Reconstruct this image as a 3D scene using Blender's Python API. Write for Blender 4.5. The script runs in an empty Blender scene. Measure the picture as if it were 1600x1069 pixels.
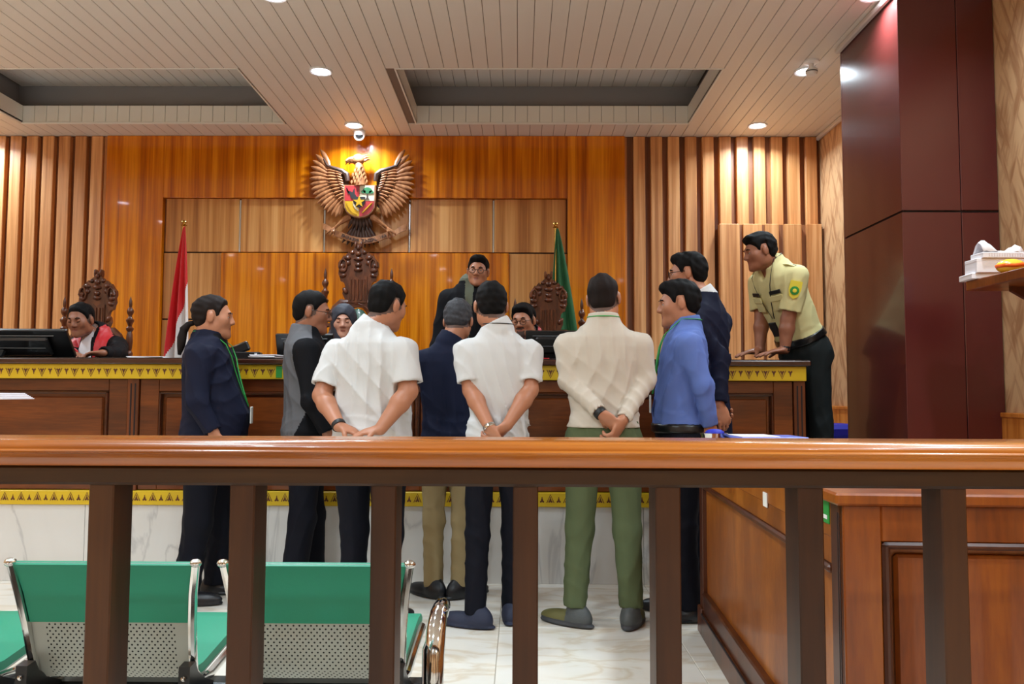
import bpy, bmesh, math, random
import numpy as np
from mathutils import Vector, Matrix, Euler

random.seed(7)
R = math.radians
scene = bpy.context.scene
col = scene.collection

# ------------------------------------------------------------------ camera
F_PX, VPX, VPY, CAM_H = 1300.0, 812.0, 615.0, 1.08
PITCH = math.atan((VPY - 534.5) / F_PX)
YAW = math.atan((VPX - 800.0) / F_PX)
ROLL = R(0.22)
cam_data = bpy.data.cameras.new('camera')
cam_data.sensor_width = 36.0
cam_data.lens = F_PX / 1600.0 * 36.0
cam_data.clip_start = 0.05
cam = bpy.data.objects.new('camera', cam_data)
col.objects.link(cam)
CAM_R = (Matrix.Rotation(YAW, 3, 'Z') @ Matrix.Rotation(R(90) + PITCH, 3, 'X') @ Matrix.Rotation(ROLL, 3, 'Z'))
cam.matrix_world = Matrix.Translation((0, 0, CAM_H)) @ CAM_R.to_4x4()
scene.camera = cam


def at(px, py, Y):
    """the point of the place at depth Y that lies behind photo pixel (px, py)"""
    d = CAM_R @ Vector(((px - 800.0) / F_PX, (534.5 - py) / F_PX, -1.0))
    return Vector((0, 0, CAM_H)) + d * (Y / d.y)


# ------------------------------------------------------------------ world, exposure, lamps
world = bpy.data.worlds.new('world')
scene.world = world
world.use_nodes = True
world.node_tree.nodes['Background'].inputs[0].default_value = (1.0, 0.97, 0.93, 1)
world.node_tree.nodes['Background'].inputs[1].default_value = 0.0
scene.view_settings.view_transform = 'Standard'
scene.view_settings.look = 'None'
scene.view_settings.gamma = 1.0
scene.view_settings.use_curve_mapping = False
scene.view_settings.exposure = 0.42
LAMP_W = 13.5
REAR_W = 25.0            # the lamps over the public seats are brighter
CEIL = 3.285
LAMP_ROWS = (-4.62, -1.37, 1.945)
LAMP_Y = (6.72, 5.57, 4.48, 3.40, 2.32, 0.9, -0.6, -2.0)
scene.cycles.max_bounces = 8
scene.cycles.diffuse_bounces = 6
scene.cycles.glossy_bounces = 3
scene.cycles.transmission_bounces = 4
scene.cycles.caustics_reflective = False
scene.cycles.caustics_refractive = False
scene.cycles.use_denoising = True
scene.cycles.sample_clamp_indirect = 4.0

# ------------------------------------------------------------------ materials
MATS = {}


def srgb(r, g, b):
    def f(c):
        c /= 255.0
        return c / 12.92 if c <= 0.04045 else ((c + 0.055) / 1.055) ** 2.4
    return (f(r), f(g), f(b), 1.0)


def new_mat(name):
    m = bpy.data.materials.new(name)
    m.use_nodes = True
    MATS[name] = m
    nt = m.node_tree
    return m, nt, nt.nodes['Principled BSDF']


def plain(name, rgb, rough=0.5, metal=0.0, spec=0.5, coat=0.0, bump=0.0, bscale=200.0, emit=None, estr=0.0, var=0.0, vscale=8.0, sheen=0.0):
    m, nt, b = new_mat(name)
    c = srgb(*rgb)
    b.inputs['Base Color'].default_value = c
    b.inputs['Roughness'].default_value = rough
    b.inputs['Metallic'].default_value = metal
    b.inputs['Specular IOR Level'].default_value = spec
    b.inputs['Coat Weight'].default_value = coat
    b.inputs['Coat Roughness'].default_value = 0.08
    b.inputs['Sheen Weight'].default_value = sheen
    if emit:
        b.inputs['Emission Color'].default_value = srgb(*emit)
        b.inputs['Emission Strength'].default_value = estr
    if var > 0 or bump > 0:
        tc = nt.nodes.new('ShaderNodeTexCoord')
        nz = nt.nodes.new('ShaderNodeTexNoise')
        nz.inputs['Scale'].default_value = vscale if var > 0 else bscale
        nz.inputs['Detail'].default_value = 4
        nt.links.new(tc.outputs['Object'], nz.inputs['Vector'])
        if var > 0:
            mx = nt.nodes.new('ShaderNodeMix'); mx.data_type = 'RGBA'
            mx.inputs['A'].default_value = tuple(x * (1 - var) for x in c[:3]) + (1,)
            mx.inputs['B'].default_value = tuple(min(1, x * (1 + var)) for x in c[:3]) + (1,)
            nt.links.new(nz.outputs['Fac'], mx.inputs['Factor'])
            nt.links.new(mx.outputs['Result'], b.inputs['Base Color'])
        if bump > 0:
            n2 = nt.nodes.new('ShaderNodeTexNoise')
            n2.inputs['Scale'].default_value = bscale
            n2.inputs['Detail'].default_value = 3
            nt.links.new(tc.outputs['Object'], n2.inputs['Vector'])
            bp = nt.nodes.new('ShaderNodeBump')
            bp.inputs['Strength'].default_value = bump
            bp.inputs['Distance'].default_value = 0.01
            nt.links.new(n2.outputs['Fac'], bp.inputs['Height'])
            nt.links.new(bp.outputs['Normal'], b.inputs['Normal'])
    return m


def wood(name, dark, mid, light, axis='Z', freq=14.0, stretch=0.05, rough=0.3, coat=0.0, contrast=1.0, fine=90.0, rnd=0.0, spec=0.5):
    """grain that runs along one axis of the object"""
    m, nt, b = new_mat(name)
    tc = nt.nodes.new('ShaderNodeTexCoord')
    mp = nt.nodes.new('ShaderNodeMapping')
    s = {'X': (stretch, 1, 1), 'Y': (1, stretch, 1), 'Z': (1, 1, stretch)}[axis]
    mp.inputs['Scale'].default_value = s
    nt.links.new(tc.outputs['Object'], mp.inputs['Vector'])
    oi = nt.nodes.new('ShaderNodeObjectInfo')
    vm = nt.nodes.new('ShaderNodeVectorMath'); vm.operation = 'SCALE'
    vm.inputs[0].default_value = (3.1, 5.7, 4.3)
    nt.links.new(oi.outputs['Random'], vm.inputs['Scale'])
    va = nt.nodes.new('ShaderNodeVectorMath'); va.operation = 'ADD'
    nt.links.new(mp.outputs['Vector'], va.inputs[0])
    nt.links.new(vm.outputs['Vector'], va.inputs[1])
    n1 = nt.nodes.new('ShaderNodeTexNoise')
    n1.inputs['Scale'].default_value = freq
    n1.inputs['Detail'].default_value = 5
    n1.inputs['Distortion'].default_value = 0.4
    n2 = nt.nodes.new('ShaderNodeTexNoise')
    n2.inputs['Scale'].default_value = fine
    n2.inputs['Detail'].default_value = 3
    nt.links.new(va.outputs['Vector'], n1.inputs['Vector'])
    nt.links.new(va.outputs['Vector'], n2.inputs['Vector'])
    ad = nt.nodes.new('ShaderNodeMath'); ad.operation = 'MULTIPLY_ADD'
    ad.inputs[1].default_value = 0.3
    nt.links.new(n2.outputs['Fac'], ad.inputs[0])
    nt.links.new(n1.outputs['Fac'], ad.inputs[2])
    cr = nt.nodes.new('ShaderNodeValToRGB')
    e = cr.color_ramp.elements
    w = 0.16 / contrast
    e[0].position = 0.65 - w; e[0].color = srgb(*dark)
    e[1].position = 0.65 + w; e[1].color = srgb(*light)
    em = e.new(0.65); em.color = srgb(*mid)
    nt.links.new(ad.outputs[0], cr.inputs[0])
    out = cr.outputs[0]
    if rnd > 0:
        hs = nt.nodes.new('ShaderNodeHueSaturation')
        ma = nt.nodes.new('ShaderNodeMath'); ma.operation = 'MULTIPLY_ADD'
        ma.inputs[1].default_value = rnd
        ma.inputs[2].default_value = 1.0 - rnd / 2
        nt.links.new(oi.outputs['Random'], ma.inputs[0])
        nt.links.new(ma.outputs[0], hs.inputs['Value'])
        nt.links.new(out, hs.inputs['Color'])
        out = hs.outputs[0]
    nt.links.new(out, b.inputs['Base Color'])
    b.inputs['Roughness'].default_value = rough
    b.inputs['Coat Weight'].default_value = coat
    b.inputs['Coat Roughness'].default_value = 0.04
    b.inputs['Specular IOR Level'].default_value = spec
    return m


def marble(name, base, vein, scale, thr=0.06, rough=0.12, stretch=(1, 1, 1), rot=(0, 0, 0), var=None, vstr=1.0):
    m, nt, b = new_mat(name)
    tc = nt.nodes.new('ShaderNodeTexCoord')
    mp = nt.nodes.new('ShaderNodeMapping')
    mp.inputs['Scale'].default_value = stretch
    mp.inputs['Rotation'].default_value = rot
    nt.links.new(tc.outputs['Object'], mp.inputs['Vector'])
    oi = nt.nodes.new('ShaderNodeObjectInfo')
    vm = nt.nodes.new('ShaderNodeVectorMath'); vm.operation = 'SCALE'
    vm.inputs[0].default_value = (13.1, 7.7, 5.3)
    nt.links.new(oi.outputs['Random'], vm.inputs['Scale'])
    va = nt.nodes.new('ShaderNodeVectorMath'); va.operation = 'ADD'
    nt.links.new(mp.outputs['Vector'], va.inputs[0]); nt.links.new(vm.outputs['Vector'], va.inputs[1])
    nz = nt.nodes.new('ShaderNodeTexNoise')
    nz.inputs['Scale'].default_value = scale
    nz.inputs['Detail'].default_value = 6
    nz.inputs['Distortion'].default_value = 1.2
    nt.links.new(va.outputs['Vector'], nz.inputs['Vector'])
    sub = nt.nodes.new('ShaderNodeMath'); sub.operation = 'SUBTRACT'; sub.inputs[1].default_value = 0.5
    ab = nt.nodes.new('ShaderNodeMath'); ab.operation = 'ABSOLUTE'
    nt.links.new(nz.outputs['Fac'], sub.inputs[0]); nt.links.new(sub.outputs[0], ab.inputs[0])
    cr = nt.nodes.new('ShaderNodeValToRGB')
    e = cr.color_ramp.elements
    e[0].position = 0.0; e[0].color = tuple(a * vstr + c * (1 - vstr) for a, c in zip(srgb(*vein), srgb(*base)))
    e[1].position = thr; e[1].color = srgb(*base)
    if var:
        e2 = e.new(0.3); e2.color = srgb(*var)
    nt.links.new(ab.outputs[0], cr.inputs[0])
    nt.links.new(cr.outputs[0], b.inputs['Base Color'])
    b.inputs['Roughness'].default_value = rough
    return m


wood('veneer_orange', (156, 74, 0), (206, 114, 2), (236, 150, 24), 'Z', 17.0, 0.025, 0.22, 0.4, 0.85, spec=0.35)
wood('veneer_pale', (164, 104, 52), (198, 136, 72), (220, 164, 100), 'Z', 15.0, 0.02, 0.4, 0.0, 1.0)
wood('slat_wood', (180, 118, 68), (208, 146, 90), (228, 172, 116), 'Z', 22.0, 0.03, 0.45, 0.0, 1.0, rnd=0.12)
wood('slat_back', (112, 66, 38), (134, 82, 50), (150, 96, 60), 'Z', 18.0, 0.03, 0.5)
wood('bench_wood', (74, 33, 10), (98, 46, 14), (124, 62, 20), 'X', 9.0, 0.10, 0.3, 0.25, 0.9)
wood('bench_wood_v', (70, 30, 10), (94, 43, 14), (116, 56, 18), 'Z', 9.0, 0.08, 0.3, 0.25, 0.9)
wood('bench_dark', (46, 18, 8), (62, 26, 10), (80, 34, 14), 'X', 12.0, 0.08, 0.3, 0.3, 0.8)
wood('rail_wood', (134, 70, 16), (164, 92, 24), (190, 118, 40), 'X', 12.0, 0.05, 0.25, 0.35, 0.9)
wood('post_wood', (42, 20, 6), (56, 29, 10), (68, 38, 14), 'Z', 14.0, 0.06, 0.42, 0.0, 0.8, spec=0.3)
wood('beam_wood', (38, 20, 7), (50, 29, 11), (62, 38, 16), 'X', 14.0, 0.06, 0.38, 0.1, 0.8, spec=0.3)
wood('desk_wood', (104, 46, 4), (134, 64, 8), (160, 86, 16), 'Z', 6.0, 0.14, 0.33, 0.2, 0.8)
wood('desk_panel', (112, 54, 6), (142, 76, 14), (168, 98, 28), 'Z', 5.0, 0.3, 0.35, 0.15, 0.8)
wood('desk_dark', (58, 26, 12), (76, 36, 16), (92, 46, 22), 'Z', 8.0, 0.1, 0.35, 0.1, 0.8)
wood('wainscot_wood', (168, 92, 30), (196, 118, 48), (214, 140, 66), 'Z', 16.0, 0.05, 0.35, 0.2)
wood('carved_wood', (58, 26, 14), (88, 44, 24), (120, 66, 38), 'Z', 24.0, 0.4, 0.32, 0.2, 0.7, fine=60)
wood('emblem_wood', (124, 76, 46), (158, 104, 66), (188, 132, 90), 'Z', 24.0, 0.5, 0.42, 0.0, 0.7, fine=60)
plain('emblem_dark', (70, 48, 40), 0.5, var=0.25, vscale=30)
marble('floor_marble', (228, 223, 212), (206, 186, 156), 1.5, 0.06, 0.10, (1, 2.6, 1), (0, 0, 0.35), (232, 229, 222), 0.55)
marble('riser_marble', (208, 206, 202), (168, 166, 166), 1.3, 0.018, 0.16, (1.6, 1, 0.5), (0, 0.75, 0), (214, 212, 208), 0.6)
plain('grout', (168, 160, 148), 0.7)
plain('ceiling_pvc', (222, 217, 210), 0.42, spec=0.4)
plain('ceiling_groove', (120, 104, 94), 0.7)
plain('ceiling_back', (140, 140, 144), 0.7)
plain('ceiling_fascia', (232, 234, 230), 0.28)
plain('cornice', (204, 198, 196), 0.45)
plain('chrome', (214, 214, 212), 0.08, 1.0)
plain('steel_strip', (190, 190, 192), 0.16, 1.0)
plain('column_red', (82, 31, 29), 0.27, 0.0, 0.5, 0.3, var=0.08, vscale=3)
plain('joint_dark', (26, 14, 14), 0.8)
plain('gold_paint', (206, 170, 20), 0.42, var=0.06, vscale=20)
plain('motif_brown', (92, 44, 12), 0.6)
plain('white_paper', (236, 234, 238), 0.6)
plain('paper_shade', (214, 204, 206), 0.7)
plain('black_plastic', (20, 20, 22), 0.32, bump=0.02)
plain('black_satin', (12, 12, 13), 0.5)
plain('grey_plastic', (92, 94, 96), 0.4)
plain('label_green', (36, 140, 54), 0.5)
plain('label_white', (224, 224, 218), 0.6)
plain('teal_pad', (28, 138, 106), 0.45, bump=0.06, bscale=350)
plain('green_leather', (52, 88, 74), 0.22, coat=0.3, bump=0.03, bscale=160)
plain('lamp_glow', (255, 255, 255), 0.5, emit=(235, 240, 255), estr=30.0)
plain('lamp_trim', (232, 232, 232), 0.35)
plain('glass_dark', (12, 12, 16), 0.06, coat=0.5)
plain('flag_red', (206, 20, 26), 0.6, sheen=0.2)
plain('flag_white', (228, 224, 222), 0.65, sheen=0.2)
plain('flag_green', (26, 98, 52), 0.6, sheen=0.2)
plain('brass', (206, 172, 96), 0.22, 1.0)
plain('blue_fabric', (16, 28, 168), 0.6)
plain('folder_blue', (104, 118, 206), 0.35)
plain('folder_purple', (96, 20, 110), 0.45)


def wallpaper():
    """pale brown paper with crossing leaf strokes"""
    m, nt, b = new_mat('wallpaper')
    tc = nt.nodes.new('ShaderNodeTexCoord')
    facs = []
    for ang in (0.38, -0.38):
        mp = nt.nodes.new('ShaderNodeMapping'); mp.vector_type = 'TEXTURE'
        mp.inputs['Rotation'].default_value = (ang, 0, 0)
        mp.inputs['Scale'].default_value = (1, .045, .30)
        nt.links.new(tc.outputs['Object'], mp.inputs['Vector'])
        nz = nt.nodes.new('ShaderNodeTexNoise')
        nz.inputs['Scale'].default_value = 1.0
        nz.inputs['Detail'].default_value = 2
        nz.inputs['Distortion'].default_value = .3
        nt.links.new(mp.outputs['Vector'], nz.inputs['Vector'])
        facs.append(nz.outputs['Fac'])
    mx = nt.nodes.new('ShaderNodeMath'); mx.operation = 'MAXIMUM'
    nt.links.new(facs[0], mx.inputs[0]); nt.links.new(facs[1], mx.inputs[1])
    cr = nt.nodes.new('ShaderNodeValToRGB')
    cr.color_ramp.elements[0].position = 0.50; cr.color_ramp.elements[0].color = srgb(204, 164, 120)
    cr.color_ramp.elements[1].position = 0.66; cr.color_ramp.elements[1].color = srgb(168, 122, 82)
    nt.links.new(mx.outputs[0], cr.inputs[0])
    nt.links.new(cr.outputs[0], b.inputs['Base Color'])
    b.inputs['Roughness'].default_value = 0.7
    return m


wallpaper()


def perforated():
    """grey steel sheet with punched rows of small holes inside a rectangle"""
    m, nt, b = new_mat('perforated_steel')
    b.inputs['Metallic'].default_value = 0.35
    b.inputs['Roughness'].default_value = 0.42
    tc = nt.nodes.new('ShaderNodeTexCoord')
    sp = nt.nodes.new('ShaderNodeSeparateXYZ')
    nt.links.new(tc.outputs['UV'], sp.inputs[0])

    def mth(op, a, c=None, d=None):
        n = nt.nodes.new('ShaderNodeMath'); n.operation = op
        for i, v in enumerate((a, c, d)):
            if v is None:
                continue
            if isinstance(v, (int, float)):
                n.inputs[i].default_value = v
            else:
                nt.links.new(v, n.inputs[i])
        return n.outputs[0]
    u, v = sp.outputs[0], sp.outputs[1]          # in metres
    P = 0.0135
    row = mth('DIVIDE', v, P * 0.62)
    rowi = mth('FLOOR', row)
    odd = mth('MULTIPLY', mth('MODULO', mth('ABSOLUTE', rowi), 2.0), 0.5)
    uu = mth('ADD', mth('DIVIDE', u, P), odd)
    fu = mth('SUBTRACT', mth('FRACT', uu), 0.5)
    fv = mth('MULTIPLY', mth('SUBTRACT', mth('FRACT', row), 0.5), 0.62)
    dd = mth('SQRT', mth('ADD', mth('MULTIPLY', fu, fu), mth('MULTIPLY', fv, fv)))
    hole = mth('LESS_THAN', dd, 0.17)
    inside = mth('MULTIPLY', mth('LESS_THAN', mth('ABSOLUTE', u), 0.150), mth('MULTIPLY', mth('GREATER_THAN', v, 0.045), mth('LESS_THAN', v, 0.40)))
    k = mth('MULTIPLY', hole, inside)
    mx = nt.nodes.new('ShaderNodeMix'); mx.data_type = 'RGBA'
    mx.inputs['A'].default_value = srgb(176, 181, 173)
    mx.inputs['B'].default_value = srgb(16, 18, 18)
    nt.links.new(k, mx.inputs['Factor'])
    nt.links.new(mx.outputs['Result'], b.inputs['Base Color'])
    return m


perforated()

# ------------------------------------------------------------------ geometry helpers
WLOC = {}


def tag(o, label=None, cat=None, group=None, kind=None):
    if label: o['label'] = label
    if cat: o['category'] = cat
    if group: o['group'] = group
    if kind: o['kind'] = kind
    return o


def empty(name, loc=(0, 0, 0), rz=0.0, label=None, cat=None, group=None, parent=None):
    o = bpy.data.objects.new(name, None)
    o.empty_display_size = 0.1
    col.objects.link(o)
    o.location = loc
    o.rotation_euler = (0, 0, rz)
    if parent:
        o.parent = parent
    WLOC[o.name] = Vector(loc)
    tag(o, label, cat, group)
    return o


def link_mesh(name, me, parent=None, loc=(0, 0, 0), rot=None):
    o = bpy.data.objects.new(name, me)
    col.objects.link(o)
    o.location = loc
    if rot is not None:
        o.rotation_euler = rot
    if parent is not None:
        o.parent = parent
        WLOC[o.name] = WLOC.get(parent.name, Vector((0, 0, 0))) + Vector(loc)
    else:
        WLOC[o.name] = Vector(loc)
    return o


class G:
    """collects vertices and faces; coordinates are in the frame asked for at build()"""

    def __init__(s):
        s.v = []; s.f = []; s.m = []; s.mi = 0; s.uv = None

    def add(s, vs, fs):
        n = len(s.v)
        s.v += [tuple(p) for p in vs]
        s.f += [tuple(i + n for i in f) for f in fs]
        s.m += [s.mi] * len(fs)
        return s

    def box(s, x0, x1, y0, y1, z0, z1, M=None):
        vs = [Vector((x, y, z)) for z in (z0, z1) for y in (y0, y1) for x in (x0, x1)]
        if M is not None:
            vs = [M @ p for p in vs]
        return s.add(vs, [(0, 2, 3, 1), (4, 5, 7, 6), (0, 1, 5, 4), (2, 6, 7, 3), (0, 4, 6, 2), (1, 3, 7, 5)])

    def bbox(s, x0, x1, y0, y1, z0, z1, b=0.004, M=None):
        """box with chamfered edges"""
        b = min(b, (x1 - x0) * .45, (y1 - y0) * .45, (z1 - z0) * .45)
        bm = bmesh.new()
        r = bmesh.ops.create_cube(bm, size=1.0)
        for v in bm.verts:
            v.co = Vector(((x0 + x1) / 2 + v.co.x * (x1 - x0), (y0 + y1) / 2 + v.co.y * (y1 - y0), (z0 + z1) / 2 + v.co.z * (z1 - z0)))
        bmesh.ops.bevel(bm, geom=bm.edges[:], offset=b, segments=1, affect='EDGES')
        bm.verts.index_update()
        vs = [v.co.copy() if M is None else M @ v.co for v in bm.verts]
        fs = [[v.index for v in f.verts] for f in bm.faces]
        bm.free()
        return s.add(vs, fs)

    def prism(s, poly, a, b, plane='XZ'):
        """polygon (2-D) extruded between a and b along the third axis"""
        n = len(poly)

        def P(p, w):
            return {'XZ': (p[0], w, p[1]), 'YZ': (w, p[0], p[1]), 'XY': (p[0], p[1], w)}[plane]
        vs = [P(p, a) for p in poly] + [P(p, b) for p in poly]
        fs = [tuple(range(n))[::-1], tuple(range(n, 2 * n))] + [(i, (i + 1) % n, n + (i + 1) % n, n + i) for i in range(n)]
        return s.add(vs, fs)

    def lathe(s, prof, c=(0, 0, 0), n=12, M=None):
        vs, fs = [], []
        for r, z in prof:
            for k in range(n):
                a = 2 * math.pi * k / n
                p = Vector((c[0] + r * math.cos(a), c[1] + r * math.sin(a), c[2] + z))
                vs.append(M @ p if M is not None else p)
        for i in range(len(prof) - 1):
            for k in range(n):
                fs.append((i * n + k, i * n + (k + 1) % n, (i + 1) * n + (k + 1) % n, (i + 1) * n + k))
        fs.append(tuple(range(n))[::-1])
        fs.append(tuple(range((len(prof) - 1) * n, len(prof) * n)))
        return s.add(vs, fs)

    def tube(s, pts, r, n=8, flat=1.0, closed=False, up=(0, 0, 1)):
        pts = [Vector(p) for p in pts]
        rr = r if isinstance(r, (list, tuple)) else [r] * len(pts)
        vs, fs = [], []
        N = len(pts)
        for i, p in enumerate(pts):
            if closed:
                t = pts[(i + 1) % N] - pts[i - 1]
            else:
                t = pts[min(i + 1, N - 1)] - pts[max(i - 1, 0)]
            t.normalize()
            u = Vector(up)
            if abs(t.dot(u)) > 0.95:
                u = Vector((1, 0, 0)) if abs(t.x) < 0.9 else Vector((0, 1, 0))
            a = t.cross(u).normalized()
            b = a.cross(t).normalized()
            for k in range(n):
                q = 2 * math.pi * k / n
                vs.append(p + a * (rr[i] * math.cos(q)) + b * (rr[i] * flat * math.sin(q)))
        for i in range(N if closed else N - 1):
            j = (i + 1) % N
            for k in range(n):
                fs.append((i * n + k, i * n + (k + 1) % n, j * n + (k + 1) % n, j * n + k))
        if not closed:
            fs.append(tuple(range(n))[::-1]); fs.append(tuple(range((N - 1) * n, N * n)))
        return s.add(vs, fs)

    def ell(s, c, r, n=12, m=8, M=None):
        vs, fs = [], []
        for i in range(m + 1):
            th = math.pi * i / m
            for k in range(n):
                a = 2 * math.pi * k / n
                p = Vector((r[0] * math.sin(th) * math.cos(a), r[1] * math.sin(th) * math.sin(a), r[2] * math.cos(th)))
                if M is not None:
                    p = M @ p
                vs.append(Vector(c) + p)
        for i in range(m):
            for k in range(n):
                fs.append((i * n + k, (i + 1) * n + k, (i + 1) * n + (k + 1) % n, i * n + (k + 1) % n))
        return s.add(vs, fs)

    def mesh(s, name, mats, off=Vector((0, 0, 0)), smooth=False, clean=True):
        me = bpy.data.meshes.new(name)
        me.from_pydata([tuple(Vector(p) - off) for p in s.v], [], s.f)
        for m in (mats if isinstance(mats, (list, tuple)) else [mats]):
            me.materials.append(MATS[m])
        if isinstance(mats, (list, tuple)):
            me.polygons.foreach_set('material_index', s.m)
        if clean:
            bm = bmesh.new(); bm.from_mesh(me)
            bmesh.ops.remove_doubles(bm, verts=bm.verts, dist=1e-6)
            bmesh.ops.recalc_face_normals(bm, faces=bm.faces)
            bm.to_mesh(me); bm.free()
        if smooth:
            me.polygons.foreach_set('use_smooth', [True] * len(me.polygons))
            if smooth != 'all':
                me.set_sharp_from_angle(angle=R(38))
        me.update()
        return me

    def build(s, name, mats, parent=None, smooth=False, local=False, loc=(0, 0, 0), rot=None):
        off = Vector((0, 0, 0))
        if parent is not None and not local:
            off = WLOC.get(parent.name, Vector((0, 0, 0)))
        return link_mesh(name, s.mesh(name, mats, off, smooth), parent, loc, rot)


def box(name, x0, x1, y0, y1, z0, z1, mat, parent=None, b=0.0, local=False):
    g = G()
    if b > 0:
        g.bbox(x0, x1, y0, y1, z0, z1, b)
    else:
        g.box(x0, x1, y0, y1, z0, z1)
    return g.build(name, mat, parent, local=local)


def structure(o):
    o['kind'] = 'structure'
    return o

# ================================================================== the room
XL, XR = -5.22, 2.56          # side walls
YB, YR = 7.06, -3.2           # wall behind the judges, wall behind the camera
CX = -1.33                    # axis of the judges' side
Y_BENCH = 4.79
Z_DAIS = 0.435
TILE, TX0, TY0 = 0.8, -0.09, 3.12

# floor: slab and tiles with recessed grout
fl = structure(box('floor', XL - .1, XR + .1, YR - .1, YB + .1, -0.12, -0.004, 'grout'))
tile_me = G().bbox(.0015, TILE - .0015, .0015, TILE - .0015, -0.012, 0.0, 0.0015).mesh('floor_tile', 'floor_marble')
i0 = math.floor((XL - TX0) / TILE)
i1 = math.ceil((XR - TX0) / TILE)
j0 = math.floor((0.2 - TY0) / TILE)
j1 = math.ceil((Y_BENCH - TY0) / TILE)
for i in range(i0, i1):
    for j in range(j0, j1):
        link_mesh('floor_tile', tile_me, fl, (TX0 + i * TILE, TY0 + j * TILE, 0))
rear = structure(box('floor_rear', XL, XR, YR, TY0 + j0 * TILE, -0.004, 0.0, 'floor_marble'))

# dais of the judges with marble facing slabs
da = structure(box('floor_dais', XL, XR, Y_BENCH + 0.03, YB, 0.0, Z_DAIS, 'riser_marble'))
for k in range(10):
    x0 = TX0 + (k - 7) * TILE
    box('marble_slab', max(XL, x0 + .001), min(XR, x0 + TILE - .001), Y_BENCH + 0.012, Y_BENCH + 0.032, 0.0, Z_DAIS - .001, 'riser_marble', da, 0.0015)

# side and rear walls
structure(box('wall_left', XL - .1, XL, YR - .1, YB + .1, 0, CEIL + .5, 'wallpaper'))
wr = structure(box('wall_right', XR, XR + .1, YR - .1, YB + .1, 0, CEIL + .5, 'wallpaper'))
structure(box('wall_rear', XL - .1, XR + .1, YR - .1, YR, 0, CEIL + .5, 'wallpaper'))
for nm, y0, y1, z0 in (('baseboard_right', 5.21, YB - .06, Z_DAIS), ('baseboard_near', 0.2, 4.41, 0.0)):
    w = structure(box(nm, XR - .026, XR, y0, y1, z0, 0.965, 'wainscot_wood'))
    G().bbox(XR - .036, XR, y0, y1, 0.965, 0.99, .004).build('cap_rail', 'wainscot_wood', w)
structure(box('trim_1', XR - .035, XR, 0.5, YB - .03, CEIL - .035, CEIL - .001, 'cornice', b=.008))

# column clad in dark red panels with recessed joints
XC, YC0, YC1, ZJ = 2.04, 4.41, 5.21, 2.06
co = structure(box('wall_column', XC + .012, XR, YC0 + .012, YC1 - .012, 0, CEIL, 'joint_dark'))
xm = at(1501, 300, YC0).x
for z0, z1 in ((0.0, 0.10), (0.104, ZJ - .006), (ZJ + .006, CEIL)):
    bb = 0.003
    G().prism([(XC, YC1 - .021), (XC, YC0 + .002), (XC + .002, YC0), (xm - .003, YC0), (xm - .003, YC0 + .02), (XC + .02, YC0 + .02), (XC + .02, YC1 - .021)], z0, z1, 'XY').build('cladding_panel', 'column_red', co)
    G().bbox(xm + .003, XR - .005, YC0, YC0 + .02, z0, z1, bb).build('cladding_panel', 'column_red', co)
G().bbox(XC, XR, YC1 - .02, YC1, 0, CEIL, bb).build('cladding_panel', 'column_red', co)
structure(box('trim_2', XC - .035, XC, YC0 - .035, YC1, CEIL - .035, CEIL - .001, 'cornice', b=.008))

# ------------------------------------------------------------------ ceiling
PW = 0.10
ce = structure(box('ceiling', XL - .1, XR + .1, YR - .1, YB + .1, CEIL + .50, CEIL + .56, 'ceiling_back'))
TR0, TR1 = 5.53, 6.70                      # trays run between these depths
ZT = CEIL + 0.36
TRAYS = ((CX - 2.77, CX - 0.61), (CX + 0.48, CX + 2.70))
plank_cache = {}


def plank(x, y0, y1, z, name='ceiling_plank', w=PW):
    key = (round(y1 - y0, 3), round(w, 3))
    if key not in plank_cache:
        plank_cache[key] = G().bbox(.0018, w - .0018, 0, y1 - y0, 0, .012, .002).mesh('ceiling_plank', 'ceiling_pvc')
    return link_mesh(name, plank_cache[key], ce, (x, y0, z))


def in_tray(xa, xb):
    for t in TRAYS:
        if xb > t[0] + .02 and xa < t[1] - .02:
            return True
    return False


# groove backing behind the planks, with the trays left open
G().box(XL, XR, YR, TR0, CEIL + .008, CEIL + .02).build('groove_backing', 'ceiling_groove', ce)
G().box(XL, XR, TR1, YB, CEIL + .008, CEIL + .02).build('groove_backing', 'ceiling_groove', ce)
xs = [XL] + [v for t in TRAYS for v in t] + [XR]
for k in range(0, len(xs), 2):
    G().box(xs[k], xs[k + 1], TR0, TR1, CEIL + .008, CEIL + .02).build('groove_backing', 'ceiling_groove', ce)
nx = int(round((XR - XL) / PW))
for k in range(nx):
    x = XL + k * PW
    w = min(PW, XR - x)
    if in_tray(x, x + w):
        plank(x, 0.3, TR0, CEIL, w=w)
        plank(x, TR1, YB - .02, CEIL, w=w)
    else:
        plank(x, 0.3, YB - .02, CEIL, w=w)
rb = G().box(XL, XR, YR, 0.3, CEIL, CEIL + .012).build('rear_planks', 'ceiling_pvc', ce)
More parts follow.
